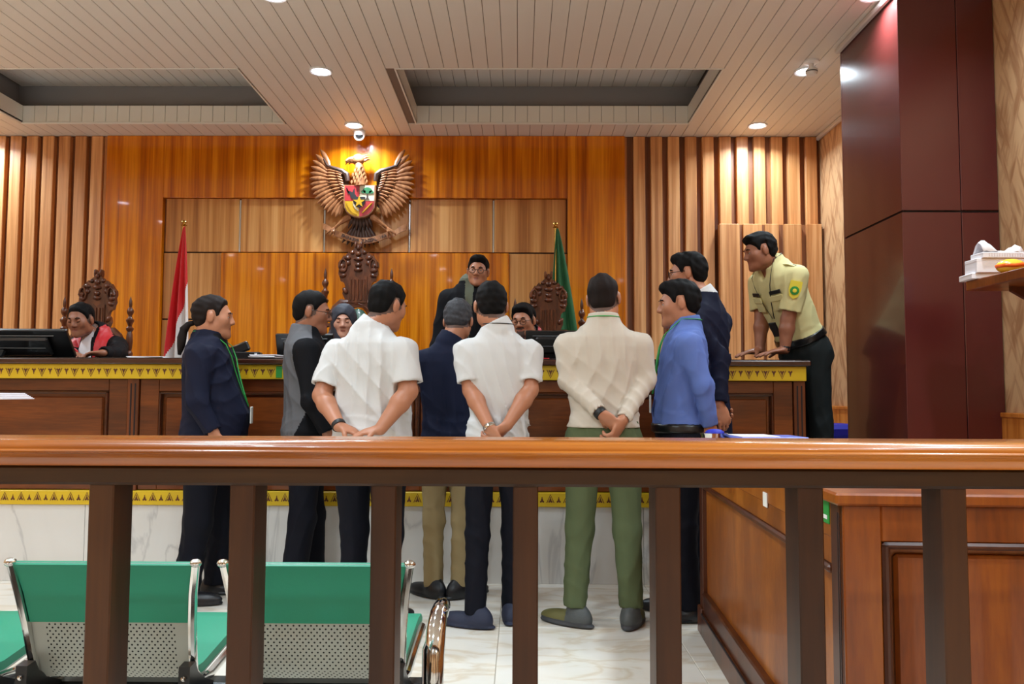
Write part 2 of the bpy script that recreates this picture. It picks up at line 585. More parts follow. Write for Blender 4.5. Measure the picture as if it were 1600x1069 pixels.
for (a, b) in TRAYS:
    # tray ceiling
    G().box(a - .25, b + .25, TR0 - .25, TR1 + .25, ZT + .009, ZT + .02).build('groove_backing', 'ceiling_groove', ce)
    n = int(round((b - a) / PW)) + 2
    for k in range(n):
        plank(a - .1 + k * (b - a + .2) / n, TR0 - .12, TR1 + .12, ZT, w=(b - a + .2) / n)
    # low fascia with panel joints, cove slot above it, dark side walls of the cove
    H = .15
    nf = int(round((b - a) / PW))
    for k in range(nf):
        x0 = a + k * (b - a) / nf
        G().bbox(x0 + .0015, x0 + (b - a) / nf - .0015, TR1 - .012, TR1, CEIL + .004, CEIL + H, .002).build('fascia_panel', 'ceiling_fascia', ce)
    G().bbox(a - .012, b + .012, TR1 - .02, TR1 + .004, CEIL - .004, CEIL + .012, .003).build('fascia_lip', 'ceiling_fascia', ce)
    for xx in (a, b):
        s_ = -1 if xx == a else 1
        G().bbox(min(xx, xx + s_ * .012), max(xx, xx + s_ * .012), TR0, TR1, CEIL - .003, CEIL + H, .002).build('fascia_panel', 'ceiling_fascia', ce)
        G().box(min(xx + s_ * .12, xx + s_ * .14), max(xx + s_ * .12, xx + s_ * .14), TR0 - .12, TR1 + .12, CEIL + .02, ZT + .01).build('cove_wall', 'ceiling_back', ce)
    G().bbox(a, b, TR0, TR0 + .012, CEIL - .003, CEIL + .05, .002).build('fascia_panel', 'ceiling_fascia', ce)
    for yy in (TR0 - .14, TR1 + .12):
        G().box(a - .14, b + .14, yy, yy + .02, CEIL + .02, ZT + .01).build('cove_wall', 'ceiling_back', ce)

# ------------------------------------------------------------------ wall behind the judges
wb = structure(box('wall_back', XL - .1, XR + .1, YB, YB + .1, 0, CEIL + .5, 'slat_back'))
YP = YB - 0.055                # face of the glossy frame


def wpx(px, py, Y):
    return at(px, py, Y)


xa, xd = wpx(158, 500, YP).x, wpx(977, 400, YP).x        # glossy frame
xb, xc = wpx(252, 400, YP).x, wpx(887, 400, YP).x        # niche
zn = wpx(570, 309, YP).z                                # top of the niche
zr = wpx(570, 395, YB - .02).z                           # joint between the rows
zq = wpx(300, 499, YB - .02).z
for (x0, x1, z0, z1) in ((xa, xb, Z_DAIS, CEIL), (xc, xd, Z_DAIS, CEIL), (xb, xc, zn, CEIL)):
    G().bbox(x0, x1, YP, YB, z0, z1 - .002, .003).build('veneer_panel', 'veneer_orange', wb)
YN = YB - .018
ps = [xb + .006, wpx(375, 350, YN).x, wpx(507, 350, YN).x, wpx(640, 350, YN).x, wpx(771, 350, YN).x, xc - .006]
for k in range(5):
    G().bbox(ps[k] + .009, ps[k + 1] - .009, YN, YB, zr + .006, zn - .003, .002).build('veneer_panel', 'veneer_pale', wb)
for k in range(1, 5):
    G().bbox(ps[k] - .008, ps[k] + .008, YN + .004, YB, zr + .004, zn - .012, .002).build('steel_strip', 'steel_strip', wb)
G().box(xb, xc, YB - .006, YB, zr - .006, zr + .006).build('joint_line', 'joint_dark', wb)
xo0, xo1 = wpx(346, 450, YN).x, wpx(795, 450, YN).x
G().bbox(xo0, xo1, YN - .022, YB, Z_DAIS, zr - .006, .003).build('veneer_panel', 'veneer_orange', wb)
for x0, x1 in ((xb + .006, xo0 - .002), (xo1 + .002, xc - .006)):
    G().bbox(x0, x1, YN, YB, zq + .006, zr - .006, .002).build('veneer_panel', 'veneer_pale', wb)
    G().bbox(x0, x1, YN, YB, Z_DAIS, zq - .006, .002).build('veneer_panel', 'veneer_pale', wb)
    G().box(x0, x1, YB - .006, YB, zq - .006, zq + .006).build('joint_line', 'joint_dark', wb)

# slats on both sides
SP, SW = 0.1405, 0.098
slat_me = G().bbox(0, SW, -0.052, 0, Z_DAIS, CEIL - .004, .004).mesh('slat', 'slat_wood')
x = xa - 0.04 - SW
while x > XL:
    link_mesh('slat', slat_me, wb, (x, YB, 0))
    x -= SP
G().bbox(xa - .034, xa - .001, YB - .03, YB, Z_DAIS, CEIL - .003, .002).build('end_strip', 'slat_wood', wb)
xdoor0, xdoor1 = wpx(1122, 400, YB - .06).x, wpx(1283, 400, YB - .06).x
zdoor = wpx(1200, 352, YB - .06).z
RS = 0.1465
x = xd + 0.075
k = 0
while x + SW < XR + .02:
    link_mesh('slat', slat_me, wb, (x, YB, 0))
    x += RS
    k += 1
G().bbox(xd + .001, xd + .02, YB - .03, YB, Z_DAIS, CEIL - .003, .002).build('end_strip', 'slat_wood', wb)

# flush door clad with the same slats
dr = structure(box('door_1', xdoor0, XR - .01, YB - .075, YB - .053, Z_DAIS, zdoor, 'slat_back'))
w = (XR - .01 - xdoor0)
dw = [0.155, .04, 0.145, .05, .15, .05, .15]
x = xdoor0
ds = [(0.0, .17), (.20, .36), (.385, .50), (.545, .69), (.735, .86)]
for a, b in ds:
    b = min(b, w - .002)
    G().bbox(x + a, x + b, YB - .118, YB - .075, Z_DAIS + .01, zdoor, .004).build('slat', 'slat_wood', dr)

# ------------------------------------------------------------------ recessed ceiling lamps
ring_me = G().lathe([(.060, 0), (.060, -.006), (.074, -.010), (.080, -.004), (.080, .0)], n=24).mesh('trim_ring', 'lamp_trim', smooth=True)
disc_me = G().lathe([(.0005, -.010), (.035, -.0085), (.0605, -.004), (.0605, .0)], n=24).mesh('lamp_lens', 'lamp_glow', smooth=True)
ROWN = {-4.62: 'far left row', -1.37: 'eagle emblem row', 1.945: 'red column row'}
ORD = ('nearest the judges wall', 'second from the wall', 'third from the wall', 'fourth from the wall', 'fifth from the wall', 'sixth from the wall', 'seventh from the wall', 'last before the rear wall')
for rx in LAMP_ROWS:
    for q, ly in enumerate(LAMP_Y):
        lab = 'round recessed ceiling lamp, %s, %s' % (ROWN[rx], ORD[q])
        e = empty('ceiling_lamp', (rx, ly, CEIL - .001), 0, lab, 'lamp', 'recessed ceiling lamps')
        link_mesh('trim_ring', ring_me, e)
        link_mesh('lamp_lens', disc_me, e)
        ld = bpy.data.lights.new('lamp_light', 'AREA')
        ld.shape = 'DISK'
        ld.size = 0.11
        ld.energy = LAMP_W if ly > 1.5 else REAR_W
        ld.color = (0.76, 0.905, 1.0)
        ld.spread = R(150)
        lo = bpy.data.objects.new('lamp_light', ld)
        col.objects.link(lo)
        lo.parent = e
        lo.location = (0, 0, -.016)

# ================================================================== judges' bench
BX0, BX1 = 2 * CX - 1.643, 1.643
Y1B = Y_BENCH + 0.66
bench = empty('judges_bench', (CX, Y_BENCH + .33, Z_DAIS), 0, 'long dark brown panelled judges bench with gold patterned bands on white marble base', 'bench')
ZT0, ZT1 = 1.242, 1.279
body = G()
body.box(BX0 + .03, BX1 - .03, Y_BENCH + .045, Y_BENCH + .07, Z_DAIS, ZT0)
body.box(BX0 + .03, BX0 + .055, Y_BENCH + .07, Y1B - .04, Z_DAIS, ZT0)
body.box(BX1 - .055, BX1 - .03, Y_BENCH + .07, Y1B - .04, Z_DAIS, ZT0)
body.build('carcass', 'bench_wood', bench)
G().bbox(BX0 - .02, BX1 + .02, Y_BENCH - .035, Y1B, ZT0, ZT1 - .006, .006).build('worktop', 'bench_dark', bench)
G().bbox(BX0 - .005, BX1 + .005, Y_BENCH - .018, Y1B - .02, ZT1 - .006, ZT1, .002).build('glass_top', 'glass_dark', bench)
# motif meshes: open V with a bud under its opening, and a free bud
def motif_mesh(name, up):
    g = G()
    s = 1 if up else -1
    h, w, t = .050, .0235, .0032
    def P(x, z): return (x, 0, s * z)
    for a in (-1, 1):
        g.add([P(a * w, h / 2), P(a * (w - t * 1.6), h / 2), P(0, -h / 2 + t * 1.8), P(0, -h / 2)], [(0, 1, 2, 3)])
    bud(g, 0, s)
    bud(g, .0473, s)
    return g.mesh(name, 'motif_brown', clean=False)


def bud(g, cx, s):
    for dx, dz, rx, rz in ((0, .010, .0065, .011), (-.007, .018, .0055, .006), (.007, .018, .0055, .006), (0, -.004, .003, .006)):
        n = 6
        g.add([(cx + dx + rx * math.cos(6.2832 * k / n), 0, s * (dz + rz * math.sin(6.2832 * k / n))) for k in range(n)], [tuple(range(n))])


MP = 0.0947
for zc0, zc1, up, yb in ((1.157, ZT0, True, Y_BENCH - .008), (Z_DAIS, .516, False, Y_BENCH - .004)):
    gb = G().bbox(BX0 + .0, BX1 - .0, yb, Y_BENCH + .045, zc0, zc1 - .0005, .003).build('gold_band', 'gold_paint', bench)
    me = motif_mesh('motif', up)
    zc = (zc0 + zc1) / 2 - (.008 if up else -.008)
    n = int((BX1 - BX0) / MP)
    for k in range(n):
        xx = BX0 + .03 + k * MP
        if xx > BX1 - .05:
            break
        link_mesh('motif', me, gb, tuple(Vector((xx, yb - .0012, zc)) - WLOC[gb.name]))
# pilasters, frames and raised panels
PIL = (BX0 + .035, -2.235, 2 * CX + 2.235, BX1 - .035)
for xp in PIL:
    p = G().bbox(xp - .034, xp + .034, Y_BENCH + .012, Y_BENCH + .05, .516, 1.157, .003).build('pilaster', 'bench_wood_v', bench)
    for dx in (-.012, .012):
        G().box(xp + dx - .004, xp + dx + .004, Y_BENCH + .0105, Y_BENCH + .02, .54, 1.13).build('flute', 'joint_dark', p)
for k in range(3):
    a, b = PIL[k] + .036, PIL[k + 1] - .036
    z0, z1 = .52, 1.155
    fw = .11
    fr = G()
    yf = Y_BENCH + .024
    fr.bbox(a, a + fw, yf, Y_BENCH + .05, z0, z1, .003)
    fr.bbox(b - fw, b, yf, Y_BENCH + .05, z0, z1, .003)
    fr.bbox(a + fw, b - fw, yf, Y_BENCH + .05, z1 - .07, z1, .003)
    fr.bbox(a + fw, b - fw, yf, Y_BENCH + .05, z0, z0 + .10, .003)
    f = fr.build('panel_frame', 'bench_wood', bench)
    m = G()
    a2, b2, c0, c1 = a + fw, b - fw, z0 + .10, z1 - .07
    for x0, x1, q0, q1 in ((a2, a2 + .018, c0, c1), (b2 - .018, b2, c0, c1), (a2, b2, c1 - .016, c1), (a2, b2, c0, c0 + .016)):
        m.bbox(x0, x1, yf - .008, Y_BENCH + .05, q0, q1, .006)
    m.build('moulding', 'bench_dark', f)
    G().bbox(a2 + .035, b2 - .035, yf + .006, Y_BENCH + .05, c0 + .032, c1 - .032, .008).build('panel', 'bench_wood', f)
# small green sticker on the gold band
q = at(436, 580, Y_BENCH - .01)
G().bbox(q.x - .018, q.x + .018, Y_BENCH - .0115, Y_BENCH - .0085, 1.165, 1.232, .001).build('sticker', 'label_green', bench)

# ================================================================== side desk on the right
DA, DB = Vector((.735, 1.92)), Vector((.830, 3.88))
dvec = DB - DA
DL = dvec.length
DW, DH = 0.80, 0.858
ang = math.atan2(dvec.y, dvec.x) - R(90)
desk = empty('advocate_desk', (DA.x, DA.y, 0), ang, 'brown panelled wooden desk behind the railing on the right, papers on top', 'desk')
# local: x to the right (0..DW), y along the length (0..DL)
def dpart(g, name, mat, parent=desk):
    return g.build(name, mat, parent, local=True)
dpart(G().bbox(-.02, DW + .02, -.02, DL + .02, DH - .028, DH, .005), 'desk_top', 'desk_wood')
dpart(G().box(.02, DW - .02, .02, DL - .02, .02, DH - .03), 'carcass', 'desk_panel')
# long left side: base, stiles, rails, moulding
s = G()
s.bbox(0, .03, .0, .085, .0, DH - .028, .003); dpart(s, 'corner_post', 'desk_dark')
s = G(); s.bbox(0, .03, DL - .075, DL, .12, DH - .028, .003); s.bbox(-.012, .03, DL - .085, DL + .01, 0, .12, .005); dpart(s, 'corner_post', 'desk_dark')
dpart(G().bbox(.001, .03, .085, DL - .075, DH - .115, DH - .028, .002), 'side_rail', 'desk_panel')
dpart(G().bbox(.001, .03, .085, DL - .075, .10, .17, .002), 'side_rail', 'desk_dark')
dpart(G().bbox(-.012, .03, .085, DL - .085, 0, .10, .005), 'plinth', 'desk_dark')
s = G()
s.bbox(-.008, .03, .085, DL - .075, DH - .20, DH - .18, .006)
dpart(s, 'moulding', 'desk_dark')
dpart(G().bbox(.004, .03, .085, DL - .075, DH - .18, DH - .115, .002), 'side_rail', 'desk_panel')
dpart(G().bbox(-.006, .03, .085, DL - .075, .17, .19, .006), 'moulding', 'desk_dark')
dpart(G().box(-.0125, -.008, .085, DL - .085, .096, .102), 'shadow_groove', 'joint_dark')
for yy in (.022, .034):
    dpart(G().box(-.0008, .01, yy - .002, yy + .002, .03, DH - .05), 'groove', 'joint_dark')
# near end facing the public
e1 = G()
e1.bbox(.0, .085, -.004, .03, 0, DH - .028, .003)
e1.bbox(DW - .085, DW, -.004, .03, 0, DH - .028, .003)
e1.bbox(.085, DW - .085, -.004, .03, DH - .11, DH - .028, .003)
e1.bbox(.085, DW - .085, -.004, .03, 0, .12, .003)
fr = dpart(e1, 'end_frame', 'desk_wood')
mm = G()
x0, x1, z0, z1 = .085, DW - .085, .12, DH - .11
for a, b, c, d in ((x0, x0 + .018, z0, z1), (x1 - .018, x1, z0, z1), (x0, x1, z1 - .016, z1), (x0, x1, z0, z0 + .016)):
    mm.bbox(a, b, -.010, .03, c, d, .006)
dpart(mm, 'moulding', 'desk_dark', fr)
dpart(G().bbox(x0 + .03, x1 - .03, .004, .03, z0 + .03, z1 - .028, .008), 'end_panel', 'desk_wood', fr)
for yy, zz, m, hw, hh in ((.118, .802, 'label_green', .028, .030), (.713, .752, 'label_white', .024, .022)):
    dpart(G().bbox(-.0025, .0012, yy - hw, yy + hw, zz - hh, zz + hh, .0008), 'sticker', m)
dpart(G().bbox(-.0035, -.0024, .118 - .018, .118 + .018, .782, .792, .0004), 'sticker_print', 'label_white')

# ================================================================== public railing
YRL = 1.50
rail = empty('public_railing', (0, YRL, 0), 0, 'brown wooden courtroom railing with square posts across the foreground', 'railing')
ZR = 0.998
prof = [(.070, ZR - .002), (.060, ZR + .001), (-.050, ZR), (-.060, ZR - .002), (-.067, ZR - .006), (-.070, ZR - .012), (-.070, ZR - .0155), (-.0755, ZR - .0165), (-.0775, ZR - .0185),
        (-.0755, ZR - .0210), (-.068, ZR - .0230), (-.058, ZR - .0285), (-.051, ZR - .036), (-.0485, ZR - .042), (-.0485, ZR - .046), (.058, ZR - .046), (.07, ZR - .036), (.075, ZR - .02)]
G().prism([(y, z) for y, z in prof], -1.75, 1.75, 'YZ').build('top_rail', 'rail_wood', rail, smooth=True, local=True)
G().bbox(-1.75, 1.75, -.044, .044, ZR - .080, ZR - .046, .005).build('lower_beam', 'beam_wood', rail, local=True)
G().bbox(-1.75, 1.75, -.038, .038, .06, .12, .005).build('bottom_beam', 'beam_wood', rail, local=True)
YF = YRL - .0375
PSP = 220.0 / F_PX * YF
post_me = G().bbox(-.022, .022, -.0375, .0375, .0, ZR - .078, .0025).mesh('post', 'post_wood')
x0 = (822.0 - VPX) / F_PX * YF
for k in range(-7, 8):
    xx = x0 + k * PSP
    if abs(xx) < 1.74:
        link_mesh('post', post_me, rail, (xx, 0, 0))

# ================================================================== waiting bench (perforated steel, teal pads)
YW = 1.95
PITCHW = 0.487
wb0 = empty('waiting_bench', (-.508, YW + .2, 0), 0, 'row of joined steel waiting seats with teal pads and chrome frames', 'bench')
SIDE = [(-.035, .690), (-.028, .676), (-.012, .62), (.006, .55), (.022, .48), (.036, .43), (.062, .405), (.11, .402), (.25, .418), (.40, .432), (.46, .428), (.485, .412)]


def shell(xc, hw0, hw1, t, mat, name, i0, i1, off, parent, uv=False):
    pts = SIDE[i0:i1]
    g = G()
    rows = []
    acc = 0.0
    for k, (y, z) in enumerate(pts):
        a = SIDE[max(i0 + k - 1, 0)]; b = SIDE[min(i0 + k + 1, len(SIDE) - 1)]
        ty, tz = b[0] - a[0], b[1] - a[1]
        L = math.hypot(ty, tz)
        ny, nz = tz / L, -ty / L      # towards the back / underside
        if k:
            acc += math.hypot(y - pts[k - 1][0], z - pts[k - 1][1])
        fr = max(0.0, min(1.0, (.69 - z) / .12))
        hw = hw0 + (hw1 - hw0) * (fr ** .6)
        rows.append((y, z, -ny, -nz, hw, acc))
    n = len(rows)
    us = []
    for sgn in (0, 1):
        for (y, z, ny, nz, hw, ac) in rows:
            for sx in (-1, -.5, 0, .5, 1):
                d = off + (t if sgn else 0)
                bow = .006 * (1 - sx * sx)
                g.v.append((xc + sx * hw, YW + y + ny * d + bow * 0, z + nz * d)); us.append((sx * hw, ac))
    def I(s_, i, j): return s_ * n * 5 + i * 5 + j
    for i in range(n - 1):
        for j in range(4):
            g.f.append((I(0, i, j), I(0, i, j + 1), I(0, i + 1, j + 1), I(0, i + 1, j)))
            g.f.append((I(1, i, j), I(1, i + 1, j), I(1, i + 1, j + 1), I(1, i, j + 1)))
    for i in range(n - 1):
        g.f.append((I(0, i, 0), I(0, i + 1, 0), I(1, i + 1, 0), I(1, i, 0)))
        g.f.append((I(0, i, 4), I(1, i, 4), I(1, i + 1, 4), I(0, i + 1, 4)))
    for j in range(4):
        g.f.append((I(0, 0, j), I(1, 0, j), I(1, 0, j + 1), I(0, 0, j + 1)))
        g.f.append((I(0, n - 1, j), I(0, n - 1, j + 1), I(1, n - 1, j + 1), I(1, n - 1, j)))
    offv = WLOC[wb0.name]
    me = bpy.data.meshes.new(name)
    me.from_pydata([tuple(Vector(p) - offv) for p in g.v], [], g.f)
    me.materials.append(MATS[mat])
    ul = me.uv_layers.new(name='UVMap')
    for li, l in enumerate(me.loops):
        ul.data[li].uv = us[l.vertex_index]
    bm = bmesh.new(); bm.from_mesh(me); bmesh.ops.recalc_face_normals(bm, faces=bm.faces); bm.to_mesh(me); bm.free()
    me.polygons.foreach_set('use_smooth', [True] * len(me.polygons)); me.set_sharp_from_angle(angle=R(40))
    return link_mesh(name, me, parent)


for k in range(3):
    xr = -.248 - k * PITCHW                   # right frame of this seat
    xc = xr - .2125
    shell(xc, .209, .184, .003, 'perforated_steel', 'seat_shell', 0, 12, 0.0, wb0)
    shell(xc, .208, .183, .014, 'teal_pad', 'back_pad', 0, 4, -.006, wb0)
    shell(xc, .182, .182, .022, 'teal_pad', 'seat_pad', 6, 12, .003, wb0)
    for xf, sg in ((xr, 1), (xr - .425, -1)):
        g = G()
        pts = [(-.037, .694), (-.02, .62), (.0, .545), (.018, .475), (.034, .425), (.07, .395), (.14, .388), (.30, .405), (.46, .415)]
        lean = [0, .45, .75, .9, 1, 1, 1, 1, 1]
        g.tube([(xf - sg * .026 * lean[i], YW + p[0] + .004, p[1]) for i, p in enumerate(pts)], .0125, 8, 0.8, up=(1, 0, 0))
        g.ell((xf, YW - .037, .692), (.014, .012, .010), 8, 6)
        g.build('side_frame', 'chrome', wb0, smooth=True)
        b = G()
        b.prism([(-.02, .455), (.012, .458), (.03, .43), (.075, .40), (.13, .375), (.12, .35), (.02, .352), (-.022, .38)], xf - sg * .026 - .013, xf - sg * .026 + .013, 'YZ')
        b.v = [(p[0], p[1] + YW, p[2]) for p in b.v]
        br = b.build('bracket', 'black_plastic', wb0)
        G().lathe([(.006, 0), (.006, .004), (.002, .006)], n=8, M=Matrix.Translation((xf - sg * .026, YW - .0215, .43)) @ Matrix.Rotation(R(90), 4, 'X')).build('bolt', 'chrome', br)
# cross beam, legs, end arm rests
x0w, x1w = -.248 - 2 * PITCHW - .44, -.222
G().bbox(x0w, x1w, YW + .12, YW + .18, .325, .372, .006).build('cross_beam', 'black_plastic', wb0)
for xx in (x0w + .2, -.51):
    lg = G()
    lg.tube([(xx, YW + .15, .33), (xx, YW + .12, .12), (xx, YW - .06, .03)], .02, 8)
    lg.tube([(xx, YW + .15, .33), (xx, YW + .2, .12), (xx, YW + .42, .03)], .02, 8)
    lg.build('leg', 'chrome', wb0, smooth=True)
    for yy in (-.06, .42):
        G().lathe([(.022, 0), (.022, .012), (.012, .03)], (xx, YW + yy, 0), 10).build('foot', 'black_plastic', wb0)
for xx in (-.203, x0w - .02):
    a = G()
    path = [(.14, .30), (.10, .335), (.085, .39), (.095, .45), (.13, .498), (.19, .520), (.27, .522), (.34, .51), (.38, .49), (.385, .465)]
    a.tube([(xx, YW + p[0], p[1]) for p in path], [.018, .021, .0235, .024, .024, .023, .021, .018, .014, .008], 12, 1.0, up=(1, 0, 0))
    a.ell((xx + .003, YW + .20, .532), (.020, .03, .013), 10, 6)
    a.build('arm_rest', 'chrome', wb0, smooth=True)
    G().bbox(xx - .026, xx - .021, YW + .06, YW + .14, .33, .475, .002).build('arm_plate', 'steel_strip', wb0)

# ================================================================== carved judges' chairs
FIN = [(.0, .0), (.020, .0), (.020, .28), (.015, .30), (.024, .315), (.024, .33), (.014, .345), (.019, .37), (.023, .42), (.019, .47), (.014, .485), (.025, .50), (.025, .512), (.013, .525),
       (.017, .545), (.027, .565), (.027, .575), (.014, .59), (.012, .605), (.022, .625), (.024, .64), (.018, .655), (.009, .668), (.012, .69), (.010, .715), (.003, .74), (.0005, .75)]


def crest_outline(w, h):
    half = [(.0, .96), (.07, .95), (.10, .985), (.15, 1.0), (.21, .985), (.22, .93), (.20, .88), (.30, .86), (.34, .82), (.44, .80), (.48, .83), (.58, .80), (.64, .77), (.72, .78), (.84, .72), (.98, .67), (1.0, .61), (.94, .57),
            (.97, .50), (.90, .45), (.86, .39), (.74, .38), (.66, .35), (.62, .30), (.72, .27), (.76, .20), (.66, .13), (.58, .10), (.55, .0)]
    r = [(w * a, h * b) for a, b in half]
    return r + [(-x, z) for x, z in r[::-1] if x > 1e-6]


def judge_chair(x, y, label, crown, cw):
    """local frame: sitter faces -Y; z from the dais"""
    c = empty('carved_chair', (x, y, Z_DAIS), 0, label, 'chair', 'carved wooden judges chairs')
    hw = .245
    zc = 1.06
    def P(g, name, mat, par=c, sm=True):
        return g.build(name, mat, par, smooth=sm, local=True)
    zp = crown - .20 - .75 + .0
    for sx in (-1, 1):
        g = G()
        g.lathe([(r * 1.05, z) for r, z in FIN], (sx * hw, 0, zp), 12)
        P(g, 'post', 'carved_wood')
        g = G(); g.bbox(sx * hw - .026, sx * hw + .026, -.026, .026, 0, zp + .02, .005)
        P(g, 'rear_leg', 'carved_wood', sm=False)
        g = G(); g.lathe([(.02, 0), (.03, .03), (.022, .06), (.032, .2), (.024, .26), (.034, .30), (.03, .42)], (sx * hw, -.50, 0), 10)
        P(g, 'front_leg', 'carved_wood')
        g = G()
        g.tube([(sx * hw, 0, .70), (sx * (hw + .015), -.2, .715), (sx * (hw + .02), -.42, .70), (sx * (hw + .02), -.50, .66), (sx * (hw + .01), -.50, .60), (sx * hw, -.47, .42)], [.022, .024, .026, .03, .022, .02], 8)
        P(g, 'armrest', 'carved_wood')
    g = G(); g.bbox(-hw, hw, -.52, .03, .40, .455, .01); P(g, 'seat_rail', 'carved_wood', sm=False)
    g = G(); g.ell((0, -.245, .47), (hw - .01, .26, .05), 16, 8); P(g, 'seat_cushion', 'green_leather')
    # oval back: leather pad inside a carved hoop
    zt = crown - .52
    g = G(); g.ell((0, -.01, .78), (.158, .045, zt - .78 + .02), 20, 12); P(g, 'back_cushion', 'green_leather')
    g = G()
    n = 28
    ring = [(0.19 * math.cos(2 * math.pi * k / n), .01, .78 + (zt - .78 + .055) * math.sin(2 * math.pi * k / n)) for k in range(n)]
    g.tube(ring, [.022 + .006 * (k % 2) for k in range(n)], 8, closed=True, up=(0, 1, 0))
    hoop = P(g, 'back_hoop', 'carved_wood')
    for sx in (-1, 1):
        for k, (zz, rr) in enumerate(((.62, .03), (.74, .026), (.86, .03), (.98, .026), (zt - .05, .03))):
            b = G(); b.ell((sx * .205, -.006, zz), (rr * .8, .016, rr * 1.25), 8, 6, M=Matrix.Rotation(sx * .3, 3, 'Y')); P(b, 'carved_leaf', 'carved_wood', hoop)
        # swept shoulder scroll from hoop to post
        b = G()
        b.tube([(sx * .07, .0, zt + .065), (sx * .12, .0, zt + .06), (sx * .165, .0, zt + .02), (sx * .205, .0, zt - .045), (sx * hw, .0, zt - .075)], [.02, .032, .03, .024, .016], 8, up=(0, 1, 0))
        b.tube([(sx * .12, -.02, zt + .02), (sx * .16, -.025, zt - .02), (sx * .18, -.02, zt - .08), (sx * .20, -.02, zt - .15)], [.012, .018, .016, .01], 8, up=(0, 1, 0))
        P(b, 'shoulder_scroll', 'carved_wood', hoop)
    g = G(); g.bbox(-hw, hw, -.012, .018, zt - .12, zt - .09, .006); P(g, 'cross_rail', 'carved_wood', sm=False)
    # crest
    h = crown - zt - .03
    g = G()
    ol = crest_outline(cw, h)
    g.prism([(px_, pz + zt + .03) for px_, pz in ol], -.012, .024, 'XZ')
    cr = P(g, 'crest', 'carved_wood', sm=False)
    zb = zt + .03
    b = G(); b.prism([(-.42 * cw, zb + .06 * h), (.42 * cw, zb + .06 * h), (.44 * cw, zb + .46 * h), (.2 * cw, zb + .47 * h), (0, zb + .43 * h), (-.2 * cw, zb + .47 * h), (-.44 * cw, zb + .46 * h)], -.022, -.01, 'XZ'); P(b, 'shield', 'carved_wood', cr, False)
    for dx in (-.33, -.17, 0, .17, .33):
        b = G(); b.tube([(dx * cw, -.024, zb + .10 * h), (dx * cw * 1.02, -.024, zb + .41 * h)], .006 if abs(dx) > .3 else .008, 6, up=(0, 1, 0)); P(b, 'shield_rib', 'carved_wood', cr)
    for sx in (-1, 1):
        for (ax, az, rx, rz, tilt) in ((.80, .62, .17, .035, -.35), (.76, .55, .20, .04, -.1), (.74, .47, .18, .035, .25), (.52, .74, .18, .035, -.2), (.50, .66, .14, .04, -.5), (.62, .24, .12, .06, .6), (.14, .94, .055, .055, 0), (.30, .82, .12, .03, -.4), (.88, .66, .08, .03, .5)):
            b = G(); b.ell((sx * ax * cw, -.012, zb + az * h), (rx * cw, .016, rz * h), 10, 6, M=Matrix.Rotation(sx * tilt, 3, 'Y')); P(b, 'carved_leaf', 'carved_wood', cr)
        sp = [(sx * (.70 * cw + (.22 - .02 * k) * cw * math.cos(.75 * k)), -.022, zb + .60 * h + (.15 - .014 * k) * h * math.sin(.75 * k)) for k in range(10)]
        b = G(); b.tube(sp, [.009 - .0005 * k for k in range(10)], 6, up=(0, 1, 0)); P(b, 'scroll', 'carved_wood', cr)
    for az, rx, rz in ((.56, .22, .035), (.63, .17, .04), (.72, .24, .035), (.80, .15, .04), (.89, .10, .04)):
        b = G(); b.ell((0, -.014, zb + az * h), (rx * cw, .022, rz * h), 10, 6); P(b, 'carved_leaf', 'carved_wood', cr)
    return c


YCH = 6.10
for pxc, pyt, lab, cw in ((154.5, 421, 'carved dark wooden high-back chair behind the judge at the left monitor', .142),
                          (561, 377, 'tallest carved wooden chair with green leather, below the eagle emblem', .152),
                          (857, 424, 'carved dark wooden chair with green cushion in front of the green flag', .142)):
    p = at(pxc, pyt, YCH)
    judge_chair(p.x, YCH, lab, p.z - Z_DAIS, cw)

# ================================================================== people: one continuous surface each, grown from blended volumes
plain('skin_tan', (176, 118, 88), 0.48, bump=0.02, bscale=300, var=0.05, vscale=14)
plain('skin_brown', (150, 96, 70), 0.48, bump=0.02, bscale=300, var=0.05, vscale=14)
plain('skin_fair', (206, 152, 128), 0.48, bump=0.02, bscale=300, var=0.05, vscale=14)
plain('stubble', (92, 66, 54), 0.6, var=0.2, vscale=300)
plain('lip', (150, 88, 74), 0.5)
plain('beard', (70, 50, 42), 0.6, var=0.2, vscale=250)
plain('hair_black', (13, 11, 11), 0.7, spec=0.14, bump=0.35, bscale=420)
plain('hair_brown', (30, 21, 18), 0.68, spec=0.16, bump=0.35, bscale=420)
plain('hair_grey', (62, 62, 66), 0.65, spec=0.25, bump=0.35, bscale=420, var=0.5, vscale=90)
plain('eye_white', (214, 208, 204), 0.2)
plain('eye_dark', (20, 14, 12), 0.15)
plain('shirt_white', (204, 204, 203), 0.75, spec=0.2, bump=0.06, bscale=500)
plain('shirt_beige', (196, 186, 172), 0.8, spec=0.2, bump=0.06, bscale=500)
plain('shirt_blue', (92, 114, 178), 0.75, spec=0.2, bump=0.06, bscale=500)
plain('shirt_khaki', (214, 206, 150), 0.75, spec=0.2, bump=0.06, bscale=500)
plain('navy_cloth', (24, 29, 50), 0.8, spec=0.15, bump=0.06, bscale=500)
plain('navy_suit', (22, 25, 44), 0.75, spec=0.15, bump=0.06, bscale=500)
plain('black_cloth', (16, 16, 20), 0.8, spec=0.15, bump=0.06, bscale=500)
plain('black_trousers', (14, 15, 24), 0.8, spec=0.15, bump=0.06, bscale=500)
plain('grey_vest', (92, 92, 96), 0.85, bump=0.1, bscale=250)
plain('olive_trousers', (84, 94, 66), 0.85, spec=0.15, bump=0.06, bscale=400)
plain('khaki_trousers', (152, 134, 98), 0.85, spec=0.15, bump=0.06, bscale=400)
plain('guard_trousers', (30, 34, 34), 0.85, spec=0.15, bump=0.06, bscale=400)
